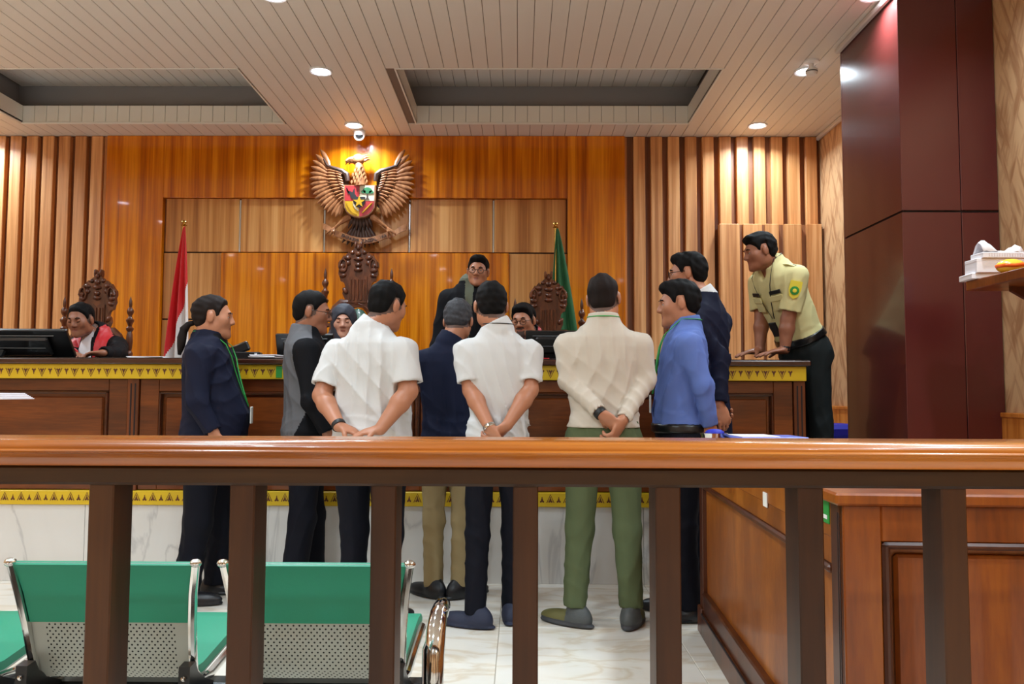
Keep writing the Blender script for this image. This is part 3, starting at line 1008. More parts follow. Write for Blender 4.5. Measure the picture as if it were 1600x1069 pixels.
plain('robe_red', (200, 22, 34), 0.45, sheen=0.3)
plain('robe_black', (18, 16, 18), 0.7, spec=0.15, bump=0.06, bscale=500)
plain('jabot_white', (222, 214, 216), 0.7)
plain('hijab_cloth', (40, 42, 54), 0.7, var=0.6, vscale=40)
plain('olive_shirt', (92, 96, 78), 0.8)
plain('belt_black', (14, 14, 15), 0.3)
plain('shoe_black', (18, 19, 24), 0.4, bump=0.05, bscale=80)
plain('shoe_navy', (30, 36, 58), 0.7, bump=0.1, bscale=120)
plain('shoe_grey', (70, 74, 74), 0.6, bump=0.2, bscale=60)
plain('shoe_olive', (96, 92, 50), 0.7, bump=0.2, bscale=60)
plain('sole', (60, 62, 66), 0.7)
plain('lanyard_green', (40, 150, 66), 0.5)
plain('lanyard_black', (18, 18, 20), 0.5)
plain('patch_green', (150, 168, 40), 0.6)
plain('patch_yellow', (226, 206, 60), 0.6)
plain('lens', (60, 56, 60), 0.05, coat=0.5)
plain('metal_frame', (44, 36, 34), 0.3, 0.6)


def rot3(rz=0, rx=0, ry=0):
    return np.array((Matrix.Rotation(rz, 3, 'Z') @ Matrix.Rotation(rx, 3, 'X') @ Matrix.Rotation(ry, 3, 'Y')))


class Prim:
    """a distance function with a bounding sphere"""
    __slots__ = ('c', 'r', 'fn')

    def __init__(s, c, r, fn):
        s.c = np.asarray(c, float); s.r = r; s.fn = fn


def ellip(c, r, M=None, o=None):
    """ellipsoid; with a frame (M, o) the centre and axes are in that frame"""
    r = np.asarray(r, float); c = np.asarray(c, float)
    M = np.eye(3) if M is None else M
    w = c if o is None else M @ c + o

    def fn(X, Y, Z):
        a, b, d = X - w[0], Y - w[1], Z - w[2]
        x = M[0, 0] * a + M[1, 0] * b + M[2, 0] * d
        y = M[0, 1] * a + M[1, 1] * b + M[2, 1] * d
        z = M[0, 2] * a + M[1, 2] * b + M[2, 2] * d
        k0 = np.sqrt((x / r[0]) ** 2 + (y / r[1]) ** 2 + (z / r[2]) ** 2) + 1e-9
        k1 = np.sqrt((x / r[0] ** 2) ** 2 + (y / r[1] ** 2) ** 2 + (z / r[2] ** 2) ** 2) + 1e-9
        return k0 * (k0 - 1) / k1
    return Prim(w, r.max(), fn)


def cone(a, b, ra, rb, cut=False, flat=None, M=None, o=None):
    """tapered limb from a to b; cut=True ends flat at b; flat=(axis, factor) squashes it along a direction"""
    a = np.asarray(a, float); b = np.asarray(b, float)
    if o is not None:
        a = M @ a + o; b = M @ b + o
    ab = b - a
    L2 = float(ab @ ab) + 1e-12
    dn = ab / math.sqrt(L2)

    def fn(X, Y, Z):
        px, py, pz = X - a[0], Y - a[1], Z - a[2]
        t = (px * ab[0] + py * ab[1] + pz * ab[2]) / L2
        tc = np.clip(t, 0, 1)
        qx, qy, qz = px - tc * ab[0], py - tc * ab[1], pz - tc * ab[2]
        if flat is not None:
            n, k = flat
            s = (qx * n[0] + qy * n[1] + qz * n[2]) * (1.0 / k - 1.0)
            qx, qy, qz = qx + s * n[0], qy + s * n[1], qz + s * n[2]
        d = np.sqrt(qx * qx + qy * qy + qz * qz) - (ra + (rb - ra) * tc)
        if cut:
            d = np.maximum(d, (t - 1.0) * math.sqrt(L2))
        return d
    return Prim((a + b) / 2, math.sqrt(L2) / 2 + max(ra, rb), fn)


def loft(st, M, o, grow=0.0, p=2.3):
    """torso: stations (z, half width, half depth, y shift) along the z axis of the frame"""
    zs = np.array([q[0] for q in st]); A = np.array([q[1] for q in st]) + grow
    B = np.array([q[2] for q in st]) + grow; S = np.array([q[3] for q in st])
    mid = np.array([0, 0, (zs[0] + zs[-1]) / 2])
    w = M @ mid + o
    rad = math.hypot((zs[-1] - zs[0]) / 2 + .03, max(A.max(), B.max()) + abs(S).max())

    def fn(X, Y, Z):
        a, b, d = X - o[0], Y - o[1], Z - o[2]
        x = M[0, 0] * a + M[1, 0] * b + M[2, 0] * d
        y = M[0, 1] * a + M[1, 1] * b + M[2, 1] * d
        z = M[0, 2] * a + M[1, 2] * b + M[2, 2] * d
        aa = np.interp(z, zs, A); bb = np.interp(z, zs, B); ss = np.interp(z, zs, S)
        k = (np.abs(x / aa) ** p + np.abs((y - ss) / bb) ** p) ** (1.0 / p)
        dd = (k - 1) * np.minimum(aa, bb)
        return np.maximum(dd, np.maximum(zs[0] - z, z - zs[-1]))
    return Prim(w, rad, fn)


class Field:
    def __init__(s, lo, hi, h):
        s.h = h
        lo, hi = np.minimum(lo, hi), np.maximum(lo, hi)
        s.ax = [np.arange(lo[i], hi[i] + h, h) for i in range(3)]
        s.F = np.full([len(a) for a in s.ax], 1.0, np.float32)

    def reg(s, c, r):
        sl = []
        for i in range(3):
            a = s.ax[i]
            i0 = max(0, int((c[i] - r - a[0]) / s.h)); i1 = min(len(a), int((c[i] + r - a[0]) / s.h) + 2)
            sl.append(slice(i0, max(i0, i1)))
        g = [s.ax[i][sl[i]] for i in range(3)]
        return tuple(sl), g[0][:, None, None], g[1][None, :, None], g[2][None, None, :]

    def add(s, p, k=0.0):
        sl, X, Y, Z = s.reg(p.c, p.r + k + 3 * s.h)
        if 0 in s.F[sl].shape:
            return s
        d = p.fn(X, Y, Z)
        f = s.F[sl]
        if k > 0:
            hh = np.maximum(k - np.abs(f - d), 0) / k
            s.F[sl] = np.minimum(f, d) - hh * hh * k * .25
        else:
            s.F[sl] = np.minimum(f, d)
        return s

    def sub(s, p, k=0.0):
        sl, X, Y, Z = s.reg(p.c, p.r + k + 3 * s.h)
        if 0 in s.F[sl].shape:
            return s
        d = -p.fn(X, Y, Z)
        f = s.F[sl]
        if k > 0:
            hh = np.maximum(k - np.abs(f - d), 0) / k
            s.F[sl] = np.maximum(f, d) + hh * hh * k * .25
        else:
            s.F[sl] = np.maximum(f, d)
        return s

    def grid(s):
        return s.ax[0][:, None, None], s.ax[1][None, :, None], s.ax[2][None, None, :]

    def cut(s, n, p0, k=0.0):
        """keep the side of the plane that n points to"""
        X, Y, Z = s.grid()
        d = -(n[0] * (X - p0[0]) + n[1] * (Y - p0[1]) + n[2] * (Z - p0[2]))
        s.F = np.maximum(s.F, d.astype(np.float32))
        return s

    def ripple(s, amp, waves, seed=0, sharp=True):
        """cloth folds: narrow ridges that wander, (kx, ky, kz) in cycles per metre"""
        rg = np.random.RandomState(seed)
        X, Y, Z = s.grid()
        m1 = np.sin(7.0 * X + 4.0 * Z + rg.rand() * 6) + np.sin(5.0 * Y - 6.0 * Z + rg.rand() * 6)
        acc = 0.0
        for w in waves:
            w = np.array(w) * 6.2832 * (0.85 + .3 * rg.rand())
            ph = rg.rand() * 6.28
            v = np.sin(w[0] * X + w[1] * Y + w[2] * Z + ph + 1.5 * np.sin(6.0 * Z + 3.0 * X + rg.rand() * 6) + .8 * m1)
            if sharp:
                v = 1.0 - 2.0 * np.sqrt(np.abs(v) + .02)
            gate = .5 + .5 * np.sin(4.0 * X + 9.0 * Z + 5.0 * Y + rg.rand() * 6)
            acc = acc - v * gate
        s.F = s.F + (amp * acc / len(waves)).astype(np.float32)
        return s

    def mesh(s, name, mats, matfn=None):
        F = s.F
        for ax in range(3):                       # close the surface at the border
            sl = [slice(None)] * 3
            for e in (0, -1):
                sl[ax] = e
                F[tuple(sl)] = np.maximum(F[tuple(sl)], s.h)
        S = F < 0
        n = F.shape
        c = np.zeros([q - 1 for q in n], np.int8)
        for dx in (0, 1):
            for dy in (0, 1):
                for dz in (0, 1):
                    c += S[dx:n[0] - 1 + dx, dy:n[1] - 1 + dy, dz:n[2] - 1 + dz]
        act = (c > 0) & (c < 8)
        I = np.argwhere(act)
        idx = np.full(act.shape, -1, np.int32)
        idx[act] = np.arange(len(I))
        pos = np.zeros((len(I), 3)); cnt = np.zeros(len(I))
        corner = {}
        for dx in (0, 1):
            for dy in (0, 1):
                for dz in (0, 1):
                    corner[(dx, dy, dz)] = F[I[:, 0] + dx, I[:, 1] + dy, I[:, 2] + dz].astype(float)
        for a in corner:
            for ax in range(3):
                if a[ax] == 0:
                    b = list(a); b[ax] = 1; b = tuple(b)
                    fa, fb = corner[a], corner[b]
                    m = (fa < 0) != (fb < 0)
                    t = np.where(m, fa / np.where(m, fa - fb, 1.0), 0)
                    for i in range(3):
                        pos[:, i] += m * (a[i] + (t if i == ax else 0))
                    cnt += m
        pos = (I + pos / cnt[:, None]) * s.h + np.array([a[0] for a in s.ax])
        quads = []
        for ax in range(3):
            u, v = (ax + 1) % 3, (ax + 2) % 3
            sa = [slice(None)] * 3; sb = [slice(None)] * 3
            sa[ax] = slice(0, -1); sb[ax] = slice(1, None)
            A, B = S[tuple(sa)], S[tuple(sb)]
            E = np.argwhere(A != B)
            ok = (E[:, u] > 0) & (E[:, v] > 0) & (E[:, u] < n[u] - 1) & (E[:, v] < n[v] - 1)
            E = E[ok]
            ins = A[tuple(E.T)]
            def ix(du, dv):
                q = E.copy(); q[:, u] -= du; q[:, v] -= dv
                return idx[tuple(q.T)]
            q = np.stack([ix(1, 1), ix(0, 1), ix(0, 0), ix(1, 0)], 1)
            q[~ins] = q[~ins][:, ::-1]
            quads.append(q)
        Q = np.concatenate(quads)
        Q = Q[(Q >= 0).all(1)]
        me = bpy.data.meshes.new(name)
        me.vertices.add(len(pos)); me.vertices.foreach_set('co', pos.astype(np.float32).ravel())
        me.loops.add(len(Q) * 4); me.loops.foreach_set('vertex_index', Q.astype(np.int32).ravel())
        me.polygons.add(len(Q)); me.polygons.foreach_set('loop_start', np.arange(0, len(Q) * 4, 4, dtype=np.int32))
        me.polygons.foreach_set('use_smooth', np.ones(len(Q), bool))
        for m in mats:
            me.materials.append(MATS[m])
        if matfn is not None and len(Q):
            fc = pos[Q].mean(1)
            me.polygons.foreach_set('material_index', np.asarray(matfn(fc), np.int32))
        me.update(calc_edges=True)
        me.validate()
        return me


STN = [(-.10, .158, .110, 0), (0.0, .170, .122, 0), (.12, .154, .110, .004), (.26, .164, .114, .004), (.36, .176, .116, 0), (.43, .176, .110, -.004),
       (.475, .158, .100, -.008), (.51, .122, .086, -.011), (.545, .086, .074, -.012), (.585, .064, .064, -.010)]


class Person:
    def __init__(s, px, Y, py_top, rz, base_z=0.0, w=1.0, belly=0.0, hip=None, lean=0.0, side=0.0, head=(0, 0, 0), head_px=None, skin='skin_tan',
                 label='', hair='hair_black', seed=1, hip_dx=0.0, dep=1.0, hs=1.0):
        s.seed = seed
        X = (px - VPX) / F_PX * Y
        s.base = Vector((X, Y, base_z))
        s.rz = rz
        top = at(px, py_top, Y).z - base_z
        s.skin, s.hairmat = skin, hair
        s.w, s.belly = w, belly
        if hip is None:
            s.H = top
            s.k = s.H / 1.70
            s.hip = .90 * s.k
        else:
            s.k = (top - hip) / .80
            s.H = 1.70 * s.k
            s.hip = hip
        k = s.k
        # upper body frame: leans about the hip line
        s.Mu = rot3(0, -lean, side)
        s.ou = np.array([0, hip_dx, s.hip])
        s.st = []
        for (z, a, b, y) in STN:
            bel = belly * math.exp(-((z - .10) / .16) ** 2)
            s.st.append((z * k, a * k * (w if z < .5 else 1 + (w - 1) * .5), (b * k * (1 + (w - 1) * .8)) * dep + bel * .55, y * k + bel * .5))
        s.sh = .172 * k * (1 + (w - 1) * .8)
        s.S = {1: s.up((s.sh, -.012, .438 * k)), -1: s.up((-s.sh, -.012, .438 * k))}
        s.root = empty('person', s.base, rz, label, 'person')
        s.Rinv = Matrix.Rotation(-rz, 3, 'Z')
        hc = s.up((0, .022, .685 * k))
        if lean:                                   # full height was measured on the leaning figure
            pass
        if head_px is not None:
            q = s.loc(at(*head_px))
            hc = np.array(q)
        s.Hc = hc
        s.hs = .97 * hs
        s.Mh = rot3(head[0], head[1], head[2])
        s.arms = {}

    def up(s, p):
        return s.Mu @ np.asarray(p, float) + s.ou

    def loc(s, p):
        return np.array(s.Rinv @ (Vector(p) - s.base))

    def add(s, name, me, parent=None):
        return link_mesh(name, me, parent or s.root)

    def hd(s, p):
        return s.Mh @ (np.asarray(p, float) * s.hs) + s.Hc

    def torso_y(s, z, front=True, grow=0.0):
        st = s.st
        zs = [q[0] for q in st]
        b = np.interp(z, zs, [q[2] for q in st]) + grow
        y = np.interp(z, zs, [q[3] for q in st])
        return y + b if front else y - b

    # ---------------------------------------------------------------- skin
    def body(s, arms=True, h=.006, beard=None, stub=False, closed=False, neck=1.0, arm_r=1.0, covered=False):
        k = s.k
        pts = [s.Hc + .16, s.Hc - .16, s.up((.25 * s.w, .2, 0)), s.up((-.25 * s.w, -.2, 0))]
        for a in s.arms.values():
            for q in (a['E'], a['W']):
                pts += [q + .06, q - .06]
            pts += [a['W'] + a['f'] * .2, a['W'] + a['f'] * .2 + a['n'] * .06 - .02, a['W'] + a['f'] * .2 - .02]
        pts = np.array(pts)
        lo, hi = pts.min(0) - .02, pts.max(0) + .02
        f = Field(lo, hi, h)
        f.add(loft(s.st, s.Mu, s.ou, -.024))
        for sg, a in s.arms.items():
            S = s.S[sg]
            r = (.95 + .05 * s.w) * k * arm_r
            c_ = .72 if covered else 1.0
            f.add(cone(S, a['E'], .046 * r * c_, .040 * r * c_), .03)
            f.add(cone(a['E'], a['E'] * .7 + a['W'] * .3, .040 * r * c_, .043 * r * c_), .015)
            f.add(cone(a['E'] * .7 + a['W'] * .3, a['W'], .043 * r * c_, .0275 * r, flat=(a['n'], .92)), .015)
        nb = s.up((0, -.012, .53 * k))
        f.add(cone(nb, s.hd((0, -.022, -.055)), .062 * k * neck, .056 * s.hs * neck), .03)
        s.head_prims(f)
        for sg, a in s.arms.items():
            s.hand(f, sg, a)

        def mf(P):
            q = (P - s.Hc) @ s.Mh / s.hs
            m = np.zeros(len(P), int)
            x, y, z = q[:, 0], q[:, 1], q[:, 2]
            inh = (np.abs(z) < .14) & (np.abs(x) < .1) & (np.abs(y) < .13)
            if stub:
                pl = -.532 * (y - .085) + .847 * (z - .055)
                m[inh & (pl > -.030) & (y < .035) & (np.abs(x) < .074)] = 1
            if beard == 'goatee':
                m[inh & (y > .066) & (np.abs(x) < .030) & (z < -.062) & (z > -.12)] = 2
                m[inh & (y > .070) & (np.abs(x) < .030) & (z < -.040) & (z > -.053)] = 2
            elif beard == 'shadow':
                m[inh & (y > .03) & (z < -.066) & (z > -.125)] = 2
            m[inh & (np.abs(x) < .017) & (y > .080) & (z < -.0535) & (z > -.0700)] = 3
            return m
        o = s.add('body', f.mesh('body', [s.skin, 'stubble', 'beard', 'lip'], mf))
        s.bodyobj = o
        return o

    def head_prims(s, f):
        M, o, q = s.Mh * s.hs, s.Hc, s.hs
        Mh = s.Mh
        def E(c, r, k): f.add(ellip(np.array(c) * q, np.array(r) * q, Mh, o), k)
        def C(a, b, ra, rb, k): f.add(cone(np.array(a) * q, np.array(b) * q, ra * q, rb * q, M=Mh, o=o), k)
        E((0, -.014, .030), (.073, .092, .084), .02)
        E((0, .024, -.030), (.0575, .068, .081), .03)
        E((0, .052, -.085), (.040, .036, .026), .03)
        C((-.022, .078, .020), (.022, .078, .020), .013, .013, .02)
        for sx in (-1, 1):
            E((sx * .042, .056, -.020), (.020, .022, .024), .03)
            f.sub(ellip(np.array((sx * .031, .099, .004)) * q, np.array((.020, .0165, .012)) * q, Mh, o), .012)
            E((sx * .078, -.006, -.006), (.009, .020, .031), .006)
            E((sx * .050, .004, -.060), (.016, .030, .030), .025)
        C((0, .086, .012), (0, .1025, -.026), .0085, .0125, .012)
        for sx in (-1, 1):
            E((sx * .012, .094, -.031), (.0085, .0095, .0075), .006)
        for sx in (-1, 1):                       # lips follow the curve of the face, corners a little lower
            C((0, .0845, -.0558), (sx * .016, .0770, -.0600), .0072, .0050, .007)
            C((0, .0835, -.0662), (sx * .012, .0775, -.0660), .0076, .0055, .007)
        for sx in (-1, 1):
            f.sub(cone(np.array((0, .0940, -.0606)) * q, np.array((sx * .0175, .0835, -.0638)) * q, .0022 * q, .0018 * q, M=Mh, o=o), .003)
        E((0, .077, -.100), (.020, .018, .016), .02)

    def hand(s, f, sg, a):
        k = s.k
        F, N = a['f'], a['n']
        T = np.cross(F, N) * sg
        W = a['W']
        M = np.stack([T, F, N], 1)
        f.add(ellip(np.array((0, .046, 0)) * k, np.array((.040, .054, .0155)) * k, M, W), .012)
        f.add(cone(W, W + F * .03 * k, .027 * k, .025 * k, flat=(N, .75)), .012)
        cu = a['curl']
        for i, (t, r0, L) in enumerate(((.029, .082, .070), (.0098, .088, .078), (-.0100, .085, .072), (-.0285, .074, .056))):
            p = W + (T * t + F * r0) * k
            ang = a.get('spread', .06) * (1.5 - i)
            d0 = F * math.cos(ang) + T * math.sin(ang)
            th = 0.0
            for fr in (.45, .31, .24):
                th += cu * (1.0 + .08 * i)
                d = d0 * math.cos(th) + N * math.sin(th)
                qn = p + d * L * fr * k
                f.add(cone(p, qn, .0090 * k, .0080 * k), .004)
                p = qn
        p = W + (T * .026 + F * .026) * k
        d = F * .62 + T * .62 + N * .35
        d /= np.linalg.norm(d)
        for L, g in ((.036, 0), (.028, .35)):
            dd = d + F * g + N * (g + a.get('thumb', 0))
            dd /= np.linalg.norm(dd)
            qn = p + dd * L * k
            f.add(cone(p, qn, .0105 * k, .0088 * k), .008)
            p = qn

    def arm(s, sg, E, W, f=None, n=None, curl=.35, **kw):
        """sg +1 right, -1 left; E, W world points"""
        E, W = s.loc(E), s.loc(W)
        d = W - E
        f = d / np.linalg.norm(d) if f is None else np.array(s.Rinv @ Vector(f))
        f = f / np.linalg.norm(f)
        n = np.array(s.Rinv @ Vector(n)) if n is not None else np.array((-sg, 0, 0.))
        n = n - f * (n @ f)
        n /= np.linalg.norm(n)
        s.arms[sg] = dict(E=E, W=W, f=f, n=n, curl=curl, **kw)

    # ---------------------------------------------------------------- face details and hair
    def face(s, closed=False, glasses=None, brow='hair_black'):
        def P(p): return Vector(s.hd(p))
        for sx in (-1, 1):
            g = G()
            if not closed:
                g.ell(P((sx * .0305, .0735, .003)), (.0115 * s.hs,) * 3, 12, 8)
                e = s.add('eye', g.mesh('eye', 'eye_white', smooth='all'), s.bodyobj)
                g = G(); g.ell(P((sx * .0305, .0810, .002)), (.0050 * s.hs,) * 3, 10, 6)
                s.add('iris', g.mesh('iris', 'eye_dark', smooth='all'), e)
                g = G(); g.ell(P((sx * .0305, .0732, .0078)), (.0150 * s.hs, .0128 * s.hs, .0088 * s.hs), 12, 8, M=Matrix(s.Mh.tolist()))
                s.add('eyelid', g.mesh('eyelid', s.skin, smooth='all'), s.bodyobj)
            else:
                g.ell(P((sx * .0305, .0785, .0035)), (.0118 * s.hs,) * 3, 12, 8)
                e = s.add('eyelid', g.mesh('eyelid', s.skin, smooth='all'), s.bodyobj)
                g = G(); g.tube([P((sx * .020, .0880, -.0025)), P((sx * .0305, .0905, -.005)), P((sx * .042, .0855, -.002))], .0014, 5)
                s.add('lash', g.mesh('lash', 'eye_dark', smooth='all'), e)
            g = G(); g.tube([P((sx * .014, .0895, .021)), P((sx * .028, .0915, .027)), P((sx * .044, .080, .022))], [.0034, .0038, .002], 6)
            s.add('eyebrow', g.mesh('eyebrow', brow, smooth='all'), s.bodyobj)
        if glasses:
            g = G()
            rings = []
            for sx in (-1, 1):
                n = 16
                rr = [(sx * (.032 + .0225 * math.cos(6.2832 * k / n)), .101, -.002 + .0185 * math.sin(6.2832 * k / n)) for k in range(n)]
                g.tube([P(p) for p in rr], .0019, 6, closed=True, up=(0, 1, 0))
                g.tube([P((sx * .0545, .101, .004)), P((sx * .073, .085, .006)), P((sx * .080, .02, .006)), P((sx * .081, -.012, .004))], .0019, 6)
            g.tube([P((-.0095, .101, .004)), P((0, .103, .007)), P((.0095, .101, .004))], .0017, 6)
            go = s.add('glasses', g.mesh('glasses', glasses, smooth='all'))

    def hair(s, th=.012, front=.0, drop=0.0, quiff=0.0, side=0.0, h=.005, mat=None, back=0.0, recede=0.0, nape=0.0):
        """thins out towards the hairline: brow, temple, side burn, round the ear, nape"""
        f = Field(s.Hc - .165, s.Hc + .175, h)
        q, M, o = s.hs, s.Mh, s.Hc
        def E(c, r, k): f.add(ellip(np.array(c) * q, np.array(r) * q, M, o), k)
        E((0, -.014, .030), (.073 + th * .75 + side, .092 + th + back, .084 + th), .0)
        E((0, -.040, -.030), (.060 + th * .5, .052 + th * .8, .055), .02)
        if quiff:
            E((0, .050, .086), (.054, .040, .020 + quiff), .03)
        X, Y, Z = f.grid()
        a, b, c = X - o[0], Y - o[1], Z - o[2]
        y = (M[0, 1] * a + M[1, 1] * b + M[2, 1] * c) / q
        z = (M[0, 2] * a + M[1, 2] * b + M[2, 2] * c) / q
        x = np.abs(M[0, 0] * a + M[1, 0] * b + M[2, 0] * c) / q
        ys = [-.15, -.085, -.060, -.034, -.022, .006, .016, .020, .036, .042, .056, .068, .085, .12]
        zs = [-.078, -.076, -.074, -.050, .026, .030, .020, -.018, -.020, .018, .034, .052, .062, .066]
        zl = np.interp(y, ys, zs) + recede * np.clip((y - .03) / .03, 0, 1) + nape * np.clip((-.02 - y) / .03, 0, 1)
        zl = zl + np.where(y > .04, -.010 * np.clip(1 - x / .05, 0, 1), 0)
        rg = np.random.RandomState(s.seed)
        acc = 0
        for _ in range(5):
            w = rg.randn(3); w = w / np.linalg.norm(w) * (90 + 140 * rg.rand())
            acc = acc + np.sin(w[0] * X + w[1] * Y + w[2] * Z + rg.rand() * 6)
        top = np.clip((z - zl) / np.where(y > .04, .030, .050), 0, 1)
        F = f.F + .0010 * acc * top + (1 - top) ** 1.3 * th * .92
        f.F = np.maximum(F, (zl - z) * q * .8).astype(np.float32)
        s.add('hair', f.mesh('hair', [mat or s.hairmat]))

    # ---------------------------------------------------------------- clothing
    def shirt(s, mat, sleeve='long', hem=None, name='shirt', grow=.004, fold=.011, collar=True, mats=None, mf=None, h=.0065, sl_r=1.0, collar_mat=None, cuff=.0, open_neck=False, collar_h=.040, hem_flare=0.0, tucked=None):
        k = s.k
        hz = (s.hip - .02 if hem is None else hem)
        pts = [s.up((s.sh + .1, .25 + s.belly, .62 * k)), s.up((-s.sh - .1, -.25, .0)), np.array((0, 0, hz - .03)), s.Hc + np.array((.1, .1, -.03)), s.Hc - np.array((.1, .1, .1))]
        for sg, a in s.arms.items():
            for q in ((a['E'], a['W']) if sleeve == 'long' else (a['E'],)):
                pts += [q + .09, q - .09]
        pts = np.array(pts)
        f = Field(pts.min(0) - .02, pts.max(0) + .02, h)
        st = [list(q) for q in s.st]
        if hz < s.hip - .10 * k:
            st = [[(hz - s.hip) - .02, st[1][1] * 1.02 + hem_flare, st[1][2] * 1.03 + hem_flare, st[1][3]]] + st[1:]
        f.add(loft(st, s.Mu, s.ou, grow, 2.35))
        r = (.9 + .1 * s.w) * k * sl_r
        f.ripple(fold * .8, [(8, 2, .6), (6, 4, -.7)], s.seed)
        f.ripple(fold * .35, [(4, 2, 4)], s.seed + 21)
        Xg, Yg, Zg = f.grid()                                   # cloth bunching above the waist
        bz = np.exp(-((Zg - (s.hip + .05 * k)) / (.09 * k)) ** 2)
        f.F = f.F + (fold * .35 * bz * (np.sqrt(np.abs(np.sin(52 * Zg + 9 * np.sin(5 * Xg + s.seed) + 6 * Yg)) + .02) - .6)).astype(np.float32)
        fa = Field(pts.min(0) - .02, pts.max(0) + .02, h)       # sleeves keep their own crease against the torso
        for sg, a in s.arms.items():
            S, E, W = s.S[sg], a['E'], a['W']
            if sleeve == 'long':
                fa.add(cone(S, E, .060 * r, .052 * r))
                e2 = E + (W - E) * (.97 - cuff)
                fa.add(cone(E, e2, .052 * r, .040 * r, cut=True), .02)
            else:
                e2 = S + (E - S) * .80
                fa.add(cone(S, e2, .060 * r, .066 * r, cut=True))
        fa.ripple(fold * (.8 if sleeve == 'long' else .5), [(6, 5, 4), (-7, 6, 2)], s.seed + 5)
        for sg, a in s.arms.items():
            S, E, W = s.S[sg], a['E'], a['W']
            if sleeve == 'long':
                d = (W - E) / np.linalg.norm(W - E)
                e2 = E + (W - E) * (.97 - cuff)
                fa.sub(cone(e2 - d * .02, e2 + d * .05, .026 * r, .028 * r))
            else:
                d = (E - S) / np.linalg.norm(E - S)
                e2 = S + (E - S) * .80
                fa.sub(cone(e2 - d * .02, e2 + d * .06, .048 * r, .050 * r))
        # blend the sleeves in round the shoulder only
        X, Y, Z = f.grid()
        kk = 0.0
        for sg in s.arms:
            S = s.S[sg]
            dd = np.sqrt((X - S[0]) ** 2 + (Y - S[1]) ** 2 + (Z - S[2]) ** 2)
            kk = np.maximum(kk, .05 * np.clip(1.35 - dd / (.15 * k), 0, 1))
        kk = kk + .004
        hh = np.maximum(kk - np.abs(f.F - fa.F), 0) / kk
        f.F = (np.minimum(f.F, fa.F) - hh * hh * kk * .25).astype(np.float32)
        nb = s.up((0, -.014, .55 * k))
        tp = s.hd((0, -.025, -.06))
        d = tp - nb; d /= np.linalg.norm(d)
        if collar:
            f.add(cone(nb - d * .01, nb + d * collar_h, .078 * k, .073 * k, cut=True), .010)
        f.sub(cone(nb - d * .02, nb + d * .15, .060 * k, .0585 * k))
        if open_neck:
            f.sub(ellip(s.up((0, .085, .53 * k)), (.03, .05, .06)), .01)
        f.cut((0, 0, 1), (0, 0, hz))
        if tucked is not None:                   # hem square to a leaning trunk
            f.cut(tuple(s.Mu @ np.array((0, 0, 1.0))), tuple(s.up((0, 0, tucked))))
        if mf is not None:
            fn = lambda P: mf(s, P)
        else:
            fn = None
        return s.add(name, f.mesh(name, mats or [mat], fn))

    def trousers(s, mat, stance=.10, feet=None, waist=None, wide=1.0, knee_f=.02, hem_z=.055, belt=None, sit=None, h=.0085, hem_r=1.0, legz=0.0, fold=.010):
        """feet: {sg: (x, y)} ankle positions, local"""
        k = s.k
        wz = s.hip + (.08 * k if waist is None else waist)
        feet = feet or {1: (stance, 0), -1: (-stance, 0)}
        xs = [q[0] for q in feet.values()]; ys = [q[1] for q in feet.values()]
        lo = np.array((min(xs + [-.2 * s.w]) - .12, min(ys + [-.17]) - .13, -.0)); hi = np.array((max(xs + [.2 * s.w]) + .12, max(ys + [.17 + s.belly]) + .14, wz + .1))
        if sit:
            hi[1] = .7
        f = Field(lo, hi, h)
        f.add(loft([q for q in s.st], s.Mu, s.ou, -.003, 2.2))
        f.cut((0, 0, 1), (0, 0, s.hip - .13))
        s.ank = {}
        for sg in (1, -1):
            hp = np.array((sg * .088 * k * s.w, s.ou[1] * .8 + .0, s.hip - .05))
            if sit:
                kn = np.array((sg * .12, sit, s.hip - .02)); an = np.array((sg * .12, sit + .02, hem_z))
            else:
                fx, fy = feet[sg]
                an = np.array((fx, fy - .01, hem_z))
                kn = hp * .48 + an * .52 + np.array((0, knee_f, 0))
            r = k * wide
            f.add(cone(hp, kn, .090 * r * (.6 + .4 * s.w), .066 * r), .05)
            f.add(cone(kn, an, .066 * r, .060 * r * hem_r, cut=True), .03)
            s.ank[sg] = an
        f.ripple(fold, [(8, 4, 1.0), (6, 7, -1.5), (3, 3, 5)], s.seed + 3)
        f.cut((0, 0, -1), (0, 0, wz))
        f.cut((0, 0, 1), (0, 0, hem_z - .004))
        o = s.add('trousers', f.mesh('trousers', [mat]))
        if belt:
            cc = s.up((0, 0, .05)); f = Field(cc - np.array((.3, .4, .3)), cc + np.array((.3, .4, .3)), .008)
            f.add(loft(s.st, s.Mu, s.ou, .010, 2.2))
            z = s.Mu @ np.array((0, 0, 1.0))
            f.cut(tuple(z), tuple(s.up((0, 0, (wz - s.hip) - .052)))); f.cut(tuple(-z), tuple(s.up((0, 0, wz - s.hip - .006))))
            s.add('belt', f.mesh('belt', [belt]))

    def shoes(s, mat, toe=None, L=1.0, mats=None, mf=None):
        toe = toe or {1: -.25, -1: .25}
        for sg in (1, -1):
            an = s.ank[sg]
            M = rot3(toe[sg])
            o = np.array((an[0], an[1], 0))
            f = Field(o - np.array((.22, .22, -.001)), o + np.array((.22, .22, .14)), .006)
            f.add(ellip((0, .055, .028), (.046, .135 * L, .040), M, o))
            f.add(ellip((0, -.035, .045), (.038, .05, .050), M, o), .03)
            f.add(cone((0, -.01, .05), (0, 0.0, .10), .042, .040, M=M, o=o), .03)
            f.add(ellip((0, .045, .010), (.050, .150 * L, .016), M, o), .004)
            f.cut((0, 0, 1), (0, 0, .002))
            fn = None
            if mf:
                fn = lambda P, M=M, o=o: mf((P - o) @ M)
            s.add('shoe', f.mesh('shoe', mats or [mat], fn))

